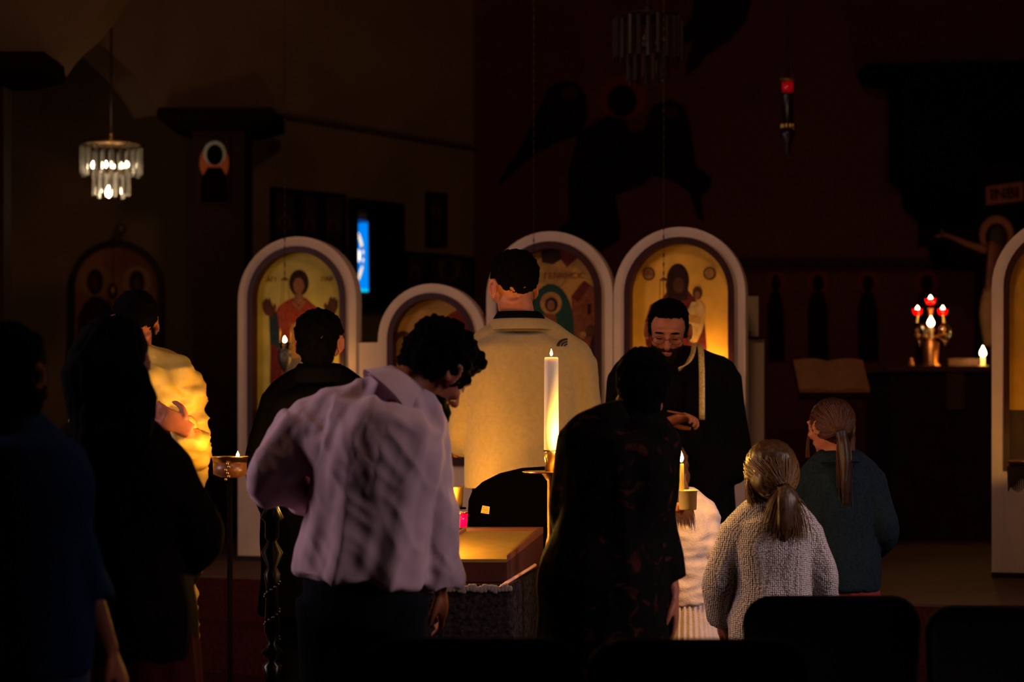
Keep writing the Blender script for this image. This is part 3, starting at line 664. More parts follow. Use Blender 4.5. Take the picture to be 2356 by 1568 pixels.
# red hanging vigil lamp, upper right
c = P(1812, 215, 9.6); k = 9.6 / F
root = empty('vigil_lamp', c, 'tall hanging vigil lamp with glowing red cup, upper right', 'lamp')
MB().lathe(c, [(.001, 0), (12 * k, 0), (13.5 * k, 27 * k), (12.8 * k, 27 * k), (11 * k, .003), (.001, .003)], 24, cap=False).build('red_cup', translucent('wine_glass', (.22, .0, .045)), root, True)
MB().lathe(c + V((0, 0, 27 * k)), [(13 * k, 0), (17 * k, 4 * k), (17 * k, 5 * k), (13 * k, 2 * k)], 24, cap=False).build('rim', brass, root, True)
MB().lathe(c, [(.001, -150 * k), (5 * k, -140 * k), (8 * k, -115 * k), (18 * k, -95 * k), (17 * k, -88 * k), (13 * k, -84 * k), (13 * k, -5 * k), (14 * k, 0), (.001, .001)], 24).build('lamp_body', mat('lamp_dark', (.01, .004, .006), .3), root, True)
mb = MB()
for i in range(10):
    a = 2 * PI * i / 10; mb.ell(c + V((math.cos(a) * 14 * k, math.sin(a) * 14 * k, -75 * k)), (.006, .006, .016), None, 8, 6)
mb.build('filigree', brass, root, True)
for i in range(3):
    a = 2 * PI * i / 3 + .5; MB().tube([c + V((math.cos(a) * 17 * k, math.sin(a) * 17 * k, 30 * k)), c + V((0, 0, 120 * k))], .0018, 5).build('chain', dark_wood, root)
MB().tube([c + V((0, 0, 120 * k)), V((c.x, c.y, 5.4))], .003, 5).build('long_chain', dark_wood, root)
flame(c + V((0, 0, 20 * k)), .026, root, flame_far, .010); point_light('vigil_lamp_light', c + V((0, 0, 14 * k)), .10, (1, .4, .3), .006)

# ------------------------------------------------------------------ sanctuary: altar, candelabrum, crucifix, book
AD = 10.6
az = P(0, 842, AD).z
root = empty('altar_table', (P(2200, 0, AD).x, AD + .35, ZB), 'dark draped altar table behind the opening on the right', 'altar')
xa, xb = P(2035, 0, AD).x, P(2480, 0, AD).x
MB().box(((xa + xb) / 2, AD + .35, az - .015), (xb - xa, .8, .03)).build('altar_top', mat('altar_cloth_top', (.09, .03, .02), .8), root)
MB().box(((xa + xb) / 2, AD + .35, (az - .03 + ZB) / 2), (xb - xa - .06, .74, az - .03 - ZB)).build('altar_cloth', mat('altar_cloth_dark', (.015, .005, .004), .9, var=.4, vscale=12, bump=.3), root)
mb = MB(); mb.box((P(2196, 0, AD).x, AD - .025, az - .12), (.10, .01, .24)).build('embroidered_band', mat('band_brown', (.10, .035, .02), .8, var=.5, vscale=60), root)
c = P(2150, 845, AD); k = AD / F; c = V((c.x, AD + .1, az))
root = empty('candelabrum', c, 'brass altar candelabrum with three glowing red cups on the altar', 'candelabrum')
kk = (AD + .1) / F
MB().lathe(c, [(24 * kk, 0), (24 * kk, 3 * kk), (17 * kk, 8 * kk), (19 * kk, 55 * kk), (10 * kk, 60 * kk), (6 * kk, 75 * kk), (12 * kk, 85 * kk), (5 * kk, 95 * kk), (5 * kk, 130 * kk), (8 * kk, 135 * kk)], 24).build('stem', mat('stem_brass', (.45, .17, .06), .38, metal=.9), root, True)
for sx in (-1, 1):
    MB().tube([c + V((0, 0, 70 * kk)), c + V((sx * 28 * kk, 0, 72 * kk)), c + V((sx * 31 * kk, 0, 100 * kk)), c + V((sx * 28 * kk, 0, 122 * kk))], .006, 8).build('arm', brass, root, True)
for (dx, dy, s_) in ((0, 150, 1.), (-30, 126, .92), (28, 126, .92)):
    q = c + V((dx * kk, 0, dy * kk)); cu = MB().lathe(q, [(.001, -7 * kk), (8 * kk * s_, -6 * kk), (13 * kk * s_, 6 * kk), (12.4 * kk * s_, 6 * kk), (7.4 * kk, -5 * kk), (.001, -5.5 * kk)], 20, cap=False).build('red_cup', red_glass, root, True)
    flame(q + V((0, 0, 1 * kk)), 13 * kk, cu, flame_far, 5 * kk); point_light('red_cup_light', q + V((0, -3 * kk, -1 * kk)), .12, (1, .4, .2), .006)
for dx in (-28, 28):
    MB().lathe(c + V((dx * kk, -.05, 55 * kk)), [(.006, -10 * kk), (.006, 0), (14 * kk, 12 * kk), (16 * kk, 26 * kk), (12 * kk, 45 * kk), (11.5 * kk, 45 * kk), (15 * kk, 26 * kk), (13 * kk, 13 * kk), (.001, 3 * kk)], 20, cap=False).build('glass_chimney', mat('smoky_glass', (.9, .7, .5), .08, trans=1.), root, True)
q = c + V((-10 * kk, -.12, 90 * kk))
flame(q, 24 * kk, root, flame_far, 8 * kk); MB().lathe(q, [(.001, -28 * kk), (.009, -28 * kk), (.009, .002), (.001, .002)], 10).build('candle_wax', wax, root)
point_light('candelabrum_light', q + V((0, -.03, .09)), 1.2)
root = tag(MB().ell(P(2098, 838, AD - .0) + V((0, .02, 0)), (.016, .016, .022)).ell(P(2098, 828, AD) + V((0, .02, 0)), (.010, .01, .014)).build('incense_jar', mat('copper', (.6, .25, .12), .4, metal=.7), None, True), 'small copper jar on the altar left of the candelabrum', 'jar')
bx = P(2232, 836, AD); tag(MB().box((bx.x, AD + .2, az + .02), (.17, .12, .04)).box((bx.x, AD + .2, az + .043), (.175, .125, .006)).build('gospel_book', mat('book_cover', (.10, .035, .02), .6, var=.4, vscale=30)), 'reddish book lying on the altar right of the candelabrum', 'book')
q = V((P(2277, 805, AD - .1).x, AD + .05, az)); ca = empty('altar_candle', q, 'bright short candle on the altar at the edge of the right icon panel', 'candle')
MB().lathe(q, [(.03, 0), (.03, .004), (.013, .006), (.012, .055), (.001, .055)], 16).build('wax', wax, ca, True)
flame(q + V((0, 0, .055)), .06, ca, flame_far, .018); point_light('altar_candle_light', q + V((-.03, -.05, .17)), 3.0)
# open book on a lectern
ld = 9.3
root = empty('lectern', (P(1912, 0, ld).x, ld, ZB), 'dark lectern carrying the open book behind the girls', 'lectern')
lz = P(0, 868, ld).z
tilt = Matrix.Rotation(math.radians(38), 3, 'X')
MB().box((P(1912, 0, ld).x, ld, lz - .02), (.34, .26, .02), 0, tilt).build('desk', dark_wood, root)
MB().box((P(1912, 0, ld).x, ld + .02, (ZB + lz - .06) / 2), (.12, .12, lz - .06 - ZB)).build('post', dark_wood, root)
bk = empty('open_book', (P(1912, 0, ld).x, ld, lz), 'large open book with tan pages lying on the lectern', 'book')
cxx = P(1912, 0, ld).x
for sx in (-1, 1):
    mb = MB(); rs = []
    for i in range(7):
        u = i / 6; x = sx * u * .17; zz_ = .012 + .016 * math.sin(u * PI * .9)
        rs.append([V((cxx, ld, lz)) + tilt @ V((x, y, z)) for y, z in ((-.12, 0), (.12, 0), (.12, zz_), (-.12, zz_))])
    mb.rings(rs); mb.build('page_block', mat('old_paper', (.42, .19, .09), .8, var=.2), bk)
# crucifix
cd = 12.0
root = empty('crucifix', P(2285, 880, cd), 'tall painted crucifix with haloed figure and INBI board behind the right panel', 'crucifix')
mb = MB()
mb.prism([P(x, y, cd) for x, y in ((2250, 380), (2350, 380), (2345, 520), (2345, 620), (2345, 1200), (2240, 1200), (2250, 620), (2180, 600), (2177, 566), (2115, 566), (2115, 513), (2180, 520), (2250, 520))], (0, .04, 0))
mb.prism([P(x, y, cd) for x, y in ((2345, 520), (2460, 513), (2460, 566), (2345, 600))], (0, .04, 0)); mb.build('cross', mat('cross_black', (.006, .003, .003), .9, spec=0), root)
pm = MB(); pm.prism([P(x, y, cd) for x, y in ((2268, 430), (2352, 418), (2353, 462), (2268, 472))], (0, -.02, 0)); po = pm.build('title_board', mat('board_red', (.20, .05, .03), .8), root)
cfo = bpy.data.curves.new('lettering', 'FONT'); cfo.body = 'INBI'; cfo.size = .100; cfo.extrude = .003; cfo.align_x = 'CENTER'; cfo.align_y = 'CENTER'; cfo.offset = .001
cfo.materials.append(mat('letter_black', (.004, .003, .003), .9, spec=0)); to = bpy.data.objects.new('lettering', cfo); COL.objects.link(to)
to.location = P(2311, 446, cd - .026); to.rotation_euler = (PI / 2, math.radians(-5), 0); bpy.context.view_layer.update(); to.parent = po; to_mesh(to, 'lettering')
cs = mat('corpus_paint', (.28, .09, .045), .7, var=.3, vscale=12); cm = MB()
nh = 22; ho = [P(2292 + 39 * math.cos(2 * PI * i / nh), 540 + 44 * math.sin(2 * PI * i / nh), cd - .0) for i in range(nh)]; hi = [P(2292 + 26 * math.cos(2 * PI * i / nh), 545 + 32 * math.sin(2 * PI * i / nh), cd) for i in range(nh)]
hm = MB(); rr = [[ho[i], ho[i] - V((0, .012, 0)), hi[i] - V((0, .012, 0)), hi[i]] for i in range(nh)]; rr.append(rr[0]); hm.rings(rr, cap=False); hm.build('halo', cs, root)
hd = MB().ell(P(2296, 545, cd - .02), (.055, .03, .075)).build('head', mat('corpus_hair', (.03, .012, .008), .8), root, True)
cm.tube([P(2270, 575, cd - .02), P(2225, 560, cd - .02), P(2190, 545, cd - .02), P(2172, 540, cd - .02)], [.03, .02, .014, .012], 8)
cm.tube([P(2170, 541, cd - .02), P(2152, 543, cd - .02)], [(.012, .01), (.006, .006)], 8); cm.tube([P(2170, 540, cd - .02), P(2166, 528, cd - .02)], .006, 6)
cm.tube([P(2320, 575, cd - .02), P(2360, 560, cd - .02), P(2410, 542, cd - .02)], [.03, .02, .012], 8)
cm.tube([P(2296, 560, cd - .01), P(2290, 620, cd - .02), P(2284, 680, cd - .03), P(2292, 760, cd - .03), P(2290, 900, cd - .03)], [(.09, .03), (.085, .035), (.07, .035), (.05, .035), (.03, .03)], 14)
cm.build('corpus', cs, root, True)
MB().tube([P(2283, 665, cd - .03), P(2279, 720, cd - .04), P(2284, 795, cd - .04)], [(.06, .05), (.085, .06), (.06, .05)], 14).build('loincloth', mat('loincloth', (.65, .33, .12), .8, var=.3, vscale=14), root, True)

# ------------------------------------------------------------------ sloping gilt-topped case on a lace covered table
td, tk = 5.95, 6.34
A, B, Cc, Dd = P(962, 1284, td), P(1166, 1284, td), P(1250, 1217, tk), P(1069, 1217, tk)
A0, B0, C0_, D0 = P(962, 1338, td), P(1166, 1338, td), P(1250, 1299, tk), P(1069, 1299, tk)
root = empty('display_case', (A0 + C0_) / 2, 'sloping wooden case with gilt top on the lace covered table, lit from its left', 'display case')
case = MB(); dz = V((0, 0, .012))
case.add([A0, B0, C0_, D0, A - dz, B - dz, Cc - dz, Dd - dz], [(0, 3, 2, 1), (4, 5, 6, 7), (0, 1, 5, 4), (1, 2, 6, 5), (2, 3, 7, 6), (3, 0, 4, 7)])
case.build('case_body', mat('maroon_wood', (.06, .012, .010), .5, var=.3, vscale=14, spec=.3), root)
ce = (A + B + Cc + Dd) / 4; ins = lambda p_, k_: p_.lerp(ce, k_)
quad = [A, B, Cc, Dd]; q2 = [ins(p_, .09) for p_ in quad]; q2[0] = A.lerp(q2[0], .3); q2[1] = B.lerp(q2[1], .35) 
case = MB()
for i in (1, 2, 3):
    j = (i + 1) % 4; case.prism([quad[i] - dz, quad[j] - dz, q2[j] - dz, q2[i] - dz], (0, 0, .020))
case.build('rim', mat('rim_wood', (.16, .055, .03), .3, spec=.5), root)
MB().prism([p_ - dz for p_ in (A, B, q2[2], q2[3])], (0, 0, .010)).build('gilt_top', mat('gilt_top', (.30, .18, .035), .35, var=.2, vscale=30, spec=.6), root)
zc = min(A0.z, D0.z) - .004
root = empty('cloth_table', (P(1090, 0, 6.1).x, 6.15, 0), 'small table draped with dark cloth and pale lace edge under the sloping case', 'table')
tx0, tx1 = P(935, 0, td).x, P(1176, 0, td).x; bx1 = P(1252, 0, tk).x; bx0 = bx1 - (tx1 - tx0)
T = [V((tx0, td - .04, 0)), V((tx1, td - .04, 0)), V((bx1, tk + .02, 0)), V((bx0, tk + .02, 0))]
MB().add([V((p_.x, p_.y, z)) for z in (-.03, 0) for p_, z in zip(T, [zc + z, zc + z, D0.z - .003 + z, D0.z - .003 + z])], [(0, 3, 2, 1), (4, 5, 6, 7), (0, 1, 5, 4), (1, 2, 6, 5), (2, 3, 7, 6), (3, 0, 4, 7)]).build('table_top', dark_wood, root)
for p_ in T:
    q = p_.lerp((T[0] + T[2]) / 2, .12); MB().lathe((q.x, q.y, 0), [(.02, 0), (.025, zc - .04)], 10).build('leg', dark_wood, root)
cl = MB(); n = 60; rs = []; peri = []
for i in range(4):
    a_, b_ = T[i], T[(i + 1) % 4]
    for k_ in range(n // 4): peri.append(a_.lerp(b_, k_ / (n // 4)))
cen = (T[0] + T[2]) / 2
for dz_, e in ((-.001, 1.01), (-.03, 1.03), (-.3, 1.05), (-.62, 1.07)):
    rs.append([V((cen.x + (p_.x - cen.x) * (e - .02 * math.sin(i * 1.9) * dz_), cen.y + (p_.y - cen.y) * (e - .03 * math.sin(i * 1.7) * dz_), zc + (D0.z - zc) * max(0, min(1, (p_.y - td) / (tk - td))) + dz_)) for i, p_ in enumerate(peri)])
cl.rings(rs, cap=False); cl.build('tablecloth', mat('dark_embroidered_cloth', (.030, .022, .024), .9, var=.8, vscale=70, bump=.4, bscale=120, spec=.05), root, True)
lc = MB()
for i in range(30):
    x = tx0 + (tx1 - tx0) * (i + .5) / 30
    lc.ell((x, td - .049, zc - .012 - .003 * math.sin(i * 1.3)), (.010, .003, .013 + .003 * math.sin(i * 2.1)), None, 10, 6)
lc.build('lace_edge', mat('lace', (.22, .18, .18), .9, spec=.05), root, True)
MB().tube([P(1150, 1350, 5.90), P(1162, 1341, 5.90), P(1170, 1337, 5.95), P(1231, 1299, 6.22)], [.003, .004, .0055, .0055], 8, sub=3).build('edge_band', mat('band_pink', (.80, .42, .28), .7), root, True)

# black round-backed music stand with the yellow sticker
dd = 6.52
root = empty('music_stand', (P(1250, 0, dd).x, dd + .1, 0), 'black round-backed music stand with yellow sticker in front of the tan jacket', 'music stand')
out = [(1074, 1230), (1078, 1150), (1086, 1130), (1110, 1108), (1150, 1088), (1200, 1076), (1260, 1072), (1330, 1080), (1390, 1105), (1420, 1150), (1424, 1230), (1424, 1262), (1074, 1262)]
MB().prism([P(x, y, dd) for x, y in out], (0, .008, 0)).build('back_plate', mat('stand_plate_black', (.0015, .0012, .0012), 1., spec=.0), root)
MB().box((P(1250, 0, dd).x, dd + .035, P(0, 1255, dd).z), (.5, .06, .01)).build('ledge', black_m, root)
bm_ = mat('black_metal', (.01, .01, .01), .4); xc = P(1250, 0, dd).x
MB().tube([(xc, dd + .02, P(0, 1200, dd).z), (xc, dd + .02, .03)], .012, 10).build('pole', bm_, root, True)
for k_ in range(3):
    a_ = 2 * PI * k_ / 3 + PI / 2; MB().tube([(xc, dd + .02, .14), (xc + math.cos(a_) * .09, dd + .02 + math.sin(a_) * .08, .02)], .009, 8).build('leg', bm_, root, True)
stp = [(1110, 1162), (1127, 1165), (1125, 1182), (1106, 1179)]
stk = MB(); stk.prism([P(x, y, dd) for x, y in stp], (0, -.0012, 0), 0)
for (x, y, w_) in ((1111, 1165.5, 4), (1117, 1166.5, 6), (1110, 1170, 13), (1114, 1173, 8), (1111, 1176.5, 4), (1117, 1177, 5)):
    stk.prism([P(x, y, dd - .0012), P(x + w_, y + .8, dd - .0012), P(x + w_, y + 1.9, dd - .0012), P(x, y + 1.1, dd - .0012)], (0, -.0004, 0), 1)
stk.build('sticker', [mat('yellow_sticker', (.95, .62, .10), .7), mat('sticker_print', (.55, .22, .03), .7)], root)

# foreground chairs
def chair(x0, x1, ytop, d, label):
    xa, xb, z = P(x0, 0, d).x, P(x1, 0, d).x, P(0, ytop, d).z; xc, hw = (xa + xb) / 2, (xb - xa) / 2
    root = empty('padded_chair', (xc, d + .25, 0), label, 'chair', 'black padded chairs in the foreground rows')
    mb = MB(); r = .075; prof = []
    for (cx_, cz_, a0) in ((hw - r, z - r, 0), (-hw + r, z - r, PI / 2)):
        prof += [(cx_ + r * math.cos(a0 + PI / 2 * i / 6), cz_ + r * math.sin(a0 + PI / 2 * i / 6)) for i in range(7)]
    prof += [(-hw + .02, z - .38), (hw - .02, z - .38)]
    rs = []
    for yy, k in ((-.022, .94), (-.03, .985), (0, 1.), (.03, .985), (.022, .94)):
        zc_ = z - .19; rs.append([V((xc + px * k, d + yy + .03 * (abs(px) / hw) ** 2, zc_ + (pz - zc_) * k)) for px, pz in prof])
    mb.rings(rs); mb.build('backrest', black_m, root, True)
    mb = MB(); mb.rings([[V((xc + sx * (hw - e), d + .29 + sy * (.24 - e), zz_)) for sx, sy in ((-1, -1), (1, -1), (1, 1), (-1, 1))] for e, zz_ in ((.02, .40), (.0, .42), (.0, .46), (.03, .475))]); mb.build('seat', black_m, root)
    bm_ = mat('black_metal', (.01, .01, .01), .4)
    for sx in (-1, 1):
        MB().tube([(xc + sx * (hw - .02), d + .01, z - .30), (xc + sx * (hw - .02), d + .05, .43), (xc + sx * (hw - .01), d + .0, 0)], .012, 8).build('leg', bm_, root)
        MB().tube([(xc + sx * (hw - .02), d + .50, .42), (xc + sx * (hw - .01), d + .54, 0)], .012, 8).build('leg', bm_, root)
chair(1712, 2122, 1370, 4.9, 'black padded chair back below the grey sweater girl')
chair(2132, 2545, 1393, 4.95, 'black padded chair back at the bottom right corner')
chair(1350, 1862, 1470, 3.97, 'black padded chair back at the bottom below the floral dress')
chair(830, 1340, 1468, 3.97, 'black padded chair back at the bottom below the bent man')

# ------------------------------------------------------------------ people
def nz(p, s, seed=0.): return noise.noise(V((p.x * s[0] + seed, p.y * s[1] + seed * .37, p.z * s[2] - seed)))
def wrinkle(amp, s1, s2=None, seed=0., ax=None):     # cloth folds: ridged noise stretched along the fold direction
    def f(p):
        q = p if ax is None else ax @ p
        a = 1 - abs(nz(q, s1, seed)) * 2.2; v = amp * a * .6
        if s2: v += amp * .45 * nz(q, s2, seed + 5)
        return v
    return f
def hand(mb, wrist, dirv, pn, side, curl=.5, s=1.):   # pn: palm normal (fingers curl towards it); side: +1/-1 thumb side along dirv x pn
    d = dirv.normalized(); pn = (pn - d * pn.dot(d)).normalized(); w_ = d.cross(pn) * side
    W = V(wrist)
    mb.tube([W - d * .02 * s, W + d * .02 * s, W + d * .06 * s, W + d * .092 * s], [(.026 * s, .018 * s), (.032 * s, .017 * s), (.041 * s, .016 * s), (.038 * s, .012 * s)], 14, side=w_, sub=3)
    for i, (L, off) in enumerate(((.070, .029), (.078, .010), (.073, -.009), (.058, -.027))):
        b = W + d * (.086 - .004 * abs(i - 1)) * s + w_ * off * s; pts = [b - d * .012 * s, b]; ang = curl * .5; dd_ = d
        for seg in (.45, .32, .25):
            v = d * math.cos(ang) + pn * math.sin(ang) + w_ * .05 * (1.5 - i); b = b + v.normalized() * L * seg * s; pts.append(b); ang += curl * .95
        mb.tube(pts, [.0095 * s, .0095 * s, .0088 * s, .008 * s, .0062 * s], 10, sub=3)
    b = W + d * .02 * s + w_ * .028 * s
    mb.tube([b, b + (w_ * .024 + d * .022 + pn * .012) * s, b + (w_ * .032 + d * .048 + pn * .024) * s, b + (w_ * .030 + d * .068 + pn * .034) * s], [.014 * s, .012 * s, .010 * s, .0075 * s], 10, sub=3)
def head_parts(mb, c, f, u, s=1., face=True, ears=True):
    f = f.normalized(); u = (u - f * u.dot(f)).normalized(); sd = f.cross(u); R = (sd, f, u)
    at = lambda a, b, e: c + sd * a * s + f * b * s + u * e * s
    E = lambda p, r, R_=R: mb.ell(p, tuple(x * s for x in r), R_, 20, 14)
    E(at(0, -.012, .028), (.074, .094, .080)); E(at(0, .018, .0), (.064, .074, .085)); E(at(0, .034, -.058), (.046, .052, .045)); E(at(0, .064, -.092), (.022, .020, .018))
    E(at(0, .0, -.045), (.058, .055, .055))
    if face:
        E(at(0, .083, .032), (.050, .014, .012))                       # brow
        mb.tube([at(0, .090, .022), at(0, .104, -.004), at(0, .117, -.024), at(0, .100, -.032)], [.008 * s, .010 * s, .0135 * s, .010 * s], 10)
        for k in (-1, 1):
            E(at(k * .012, .098, -.027), (.008, .010, .007)); E(at(k * .031, .077, .006), (.017, .013, .012)); E(at(k * .042, .062, -.024), (.020, .020, .018))
        E(at(0, .090, -.054), (.024, .010, .006)); E(at(0, .087, -.066), (.020, .010, .007))
    if ears:
        for k in (-1, 1):
            ee = (sd * k + f * -.45).normalized(); e2 = ee.cross(u).normalized()
            p = at(k * .078, -.012, -.004)
            pts = [p + (u * math.cos(t) * .031 + e2 * k * math.sin(t) * .017 * 1.0) * s + ee * .010 * s for t in [i * PI / 5 for i in range(-4, 5)]]
            mb.tube(pts, .0055 * s, 8, sub=2); E(p + u * -.004 * s, (.006, .014, .027), (ee, e2, u)); E(at(k * .080, -.006, -.034), (.007, .008, .010))
    return at, R
def person(label, S, group=None):
    d = S['d']; K = S.get('k', 1.)
    pt = lambda q: P(q[0], q[1], d + (q[2] if len(q) > 2 else 0))
    hip, neck, head = pt(S['hip']), pt(S['neck']), pt(S['head'])
    tf = V(S.get('tf', (0, 1, 0))).normalized(); side = tf.cross(V((0, 0, 1))).normalized()
    hf, hu = V(S.get('hf', (0, 1, 0))), V(S.get('hu', (0, 0, 1)))
    sh = {k: pt(S['sh' + k]) for k in 'LR'}; el = {k: pt(S['el' + k]) for k in 'LR'}; wr = {k: pt(S['wr' + k]) for k in 'LR'}
    hw, ww, cw = S.get('hipw', (.17, .12)), S.get('waist', (.15, .11)), S.get('chest', (.17, .12))
    bow = V(S.get('bow', (0, 0, 0)))
    t = neck - hip
    rings = [(hip - V((0, 0, .10 * K)), (hw[0] * .95, hw[1])), (hip, hw), (hip + t * .35 + bow * .8, ww), (hip + t * .68 + bow, cw), (hip + t * .86 + bow * .5, (cw[0] * .88, cw[1] * .92)), (neck - t.normalized() * .03 * K + bow * .1, (cw[0] * .5, cw[1] * .66)), (neck + t.normalized() * .01 * K, (.060 * K, .058 * K))]
    root = None
    feet = [V((hip.x, hip.y, 0)) + side * k * .10 * K + V(S.get('foot', (0, 0, 0))) for k in (-1, 1)]
    def legs(mb, off, z0=.07):
        for k, ft in zip((-1, 1), feet):
            hj = hip + side * k * .085 * K - V((0, 0, .06 * K)); kn = hj.lerp(ft, .5) + tf * .03
            mb.tube([hj, hj.lerp(kn, .5), kn, kn.lerp(ft, .5) - tf * .01, V((ft.x, ft.y, z0))], [(.082 * K + off), (.072 * K + off), (.055 * K + off), (.054 * K + off), (.040 * K + off * 1.5)], 16)
    def torso(mb, off, i0=0, i1=7, hem=None):
        rr = rings[i0:i1]; pts = [r[0] for r in rr]; rad = [(r[1][0] * 1 + off, r[1][1] + off) for r in rr]
        if hem is not None: pts = [hem[0]] + pts; rad = [hem[1]] + rad
        mb.tube(pts, rad, 28, side=side, sub=4, pw=2.3)
        for k in 'LR':
            mb.ell(sh[k].lerp(neck, .10) + V((0, 0, -.015)), (.060 * K + off, .062 * K + off, .058 * K + off))
            mb.tube([sh[k], sh[k].lerp(neck, .5) + V((0, 0, .004)), neck], [(.048 * K + off), (.050 * K + off), (.052 * K + off * .6)], 14)
            mb.tube([sh[k] - V((0, 0, .03)), hip + t * .62 + bow], [(.06 * K + off), (.10 * K + off * .5)], 14)
    def arm(mb, k, off, upto=1., wf=0.):
        a, b, c_ = sh[k], el[k], wr[k]
        pts = [a, a.lerp(b, .5), b, b.lerp(c_, .5)]; rad = [.056 * K + off, .048 * K + off, .040 * K + off, .037 * K + off]
        e = b.lerp(c_, upto); pts.append(e); rad.append((.036 - .011 * upto) * K + off + wf)
        mb.tube(pts, rad, 16)
    body = MB(); torso(body, -.012); legs(body, -.008)
    nb = neck - t.normalized() * .02
    at, R = head_parts(body, head, hf, hu, K * S.get('hk', 1.), S.get('face', True), S.get('ears', True))
    body.tube([nb, neck.lerp(head, .45) - R[1] * .01 * K, head - R[1] * .018 * K - R[2] * .035 * K], [.060 * K, .054 * K, .055 * K], 16)
    for k in 'LR':
        arm(body, k, -.002)
        hdv = V(S.get('hd' + k, tuple((wr[k] - el[k]).normalized()))); pn = V(S.get('pn' + k, tuple(-side if k == 'R' else side)))
        hand(body, wr[k], hdv, pn, S.get('ts' + k, 1 if k == 'L' else -1), S.get('curl' + k, .45), K)
    for k, ft in zip((-1, 1), feet): body.tube([V((ft.x, ft.y, .12)), V((ft.x, ft.y, .05)) - tf * .02, V((ft.x, ft.y, .035)) + tf * .08, V((ft.x, ft.y, .03)) + tf * .16], [.04 * K, (.04 * K, .04 * K), (.043 * K, .03 * K), (.03 * K, .02 * K)], 12)
    root = blend(body, 'person', S.get('skin', skin_m), S.get('vox', .007), 3)
    tag(root, label, 'person', group)
    sh_mb = MB()
    for k, ft in zip((-1, 1), feet): sh_mb.tube([V((ft.x, ft.y, .10)), V((ft.x, ft.y, .05)) - tf * .03, V((ft.x, ft.y, .045)) + tf * .09, V((ft.x, ft.y, .04)) + tf * .18], [.05 * K, (.05 * K, .048 * K), (.05 * K, .04 * K), (.034 * K, .03 * K)], 14)
    blend(sh_mb, 'shoes', mat('black_shoes', (.006, .005, .005), .4), .008, 3, root)
    ctx = dict(root=root, torso=torso, legs=legs, arm=arm, at=at, R=R, K=K * S.get('hk', 1.), hip=hip, neck=neck, head=head, side=side, tf=tf, rings=rings, sh=sh, el=el, wr=wr, pt=pt, t=t, feet=feet, d=d)
    return ctx
def trousers(c, m, off=.018, disp=None):
    mb = MB(); c['legs'](mb, off, .06); r = c['rings']
    mb.tube([r[0][0] - V((0, 0, .04)), r[0][0], r[1][0]], [(r[0][1][0] * .9 + .008, r[0][1][1] + .005), (r[0][1][0] + .012, r[0][1][1] + .01), (r[1][1][0] + .008, r[1][1][1] + .006)], 24, side=c['side'])
    return blend(mb, 'trousers', m, .010, 4, c['root'], disp)
def top(c, name, m, off=.022, sleeves=(1., 1.), hem=None, disp=None, extra=None, vox=.009, it=5, cuff=0., i0=0):
    mb = MB(); c['torso'](mb, off, i0, 6, hem)
    for k, u in zip('LR', sleeves): c['arm'](mb, k, off * .9, u, cuff)
    if extra: extra(mb)
    return blend(mb, name, m, vox, it, c['root'], disp)
def collar(c, name, m, r=.072, h=.045, w_=.012, lean=(0, 0, 0)):
    n_ = c['neck'] ; ax = (c['head'] - c['neck']).normalized(); mb = MB(); a = c['side']; b = ax.cross(a)
    rs = []
    for rr, hh in ((r + .02, -.02), (r + .006, .0), (r - .006, h), (r - .006 + w_ * .5, h + .004), (r + .02, h * .6), (r + .036, -.012)):
        rs.append([n_ + V(lean) + a * math.cos(q) * rr * c['K'] + b * math.sin(q) * rr * c['K'] + ax * hh * c['K'] for q in [2 * PI * i / 24 for i in range(24)]])
    mb.rings(rs, cap=False); return mb.build(name, m, c['root'], True)
def hair_short(c, m, parts=None, amp=.006, sc_=60, beard=False, vox=.006):
    at, R, s = c['at'], c['R'], c['K']; mb = MB()
    for p, r in (parts or [((0, -.020, .038), (.080, .094, .082)), ((0, -.045, .0), (.070, .066, .060)), ((0, .03, .082), (.062, .052, .034))]):
        mb.ell(at(*p), tuple(x * s for x in r), R, 22, 14)
    return blend(mb, 'hair', m, vox, 2, c['root'], lambda p: amp * (nz(p, (sc_,) * 3, 3.) + .6 * nz(p, (sc_ * 2.2,) * 3, 8.)))
def strands(name, paths, m, parent, r=.0011):
    cu = bpy.data.curves.new(name, 'CURVE'); cu.dimensions = '3D'; cu.bevel_depth = r; cu.bevel_resolution = 0; cu.resolution_u = 3
    for pts in paths:
        s_ = cu.splines.new('POLY'); s_.points.add(len(pts) - 1)
        for i, p in enumerate(pts): s_.points[i].co = (*p, 1); s_.points[i].radius = 1. if i < len(pts) - 1 else .3
    cu.materials.append(m); o = bpy.data.objects.new(name, cu); COL.objects.link(o); o.parent = parent; return to_mesh(o, name)
def bez(pts, n=9):
    q = []; pts = [V(p) for p in pts]
    for i in range(n):
        t = i / (n - 1); a = list(pts)
        while len(a) > 1: a = [a[j].lerp(a[j + 1], t) for j in range(len(a) - 1)]
        q.append(a[0])
    return q
R_ = random.Random(3)

# A: far left, blue t-shirt
c = person('person in blue t-shirt with bare forearm, cut by the left edge', dict(d=4.3, head=(18, 866), neck=(8, 975), hip=(20, 1440), shL=(-120, 1060), shR=(110, 1075), elL=(-170, 1300), elR=(158, 1265), wrL=(-100, 1500, .1), wrR=(252, 1500, .05), hf=(.3, 1, -.1), chest=(.17, .13), waist=(.16, .13), hipw=(.17, .13), curlR=.5))
top(c, 'shirt', mat('blue_tshirt', (.014, .036, .11), .9, var=.1, spec=.05), .024, (.02, .02), disp=wrinkle(.008, (9, 9, 4), (20, 20, 9)))
trousers(c, mat('dark_jeans', (.03, .06, .14), .9)); hair_short(c, blackhair, [((0, -.020, .038), (.088, .098, .086)), ((0, -.05, -.03), (.085, .066, .085)), ((0, .03, .082), (.062, .052, .034)), ((.06, .0, -.02), (.03, .05, .07))])
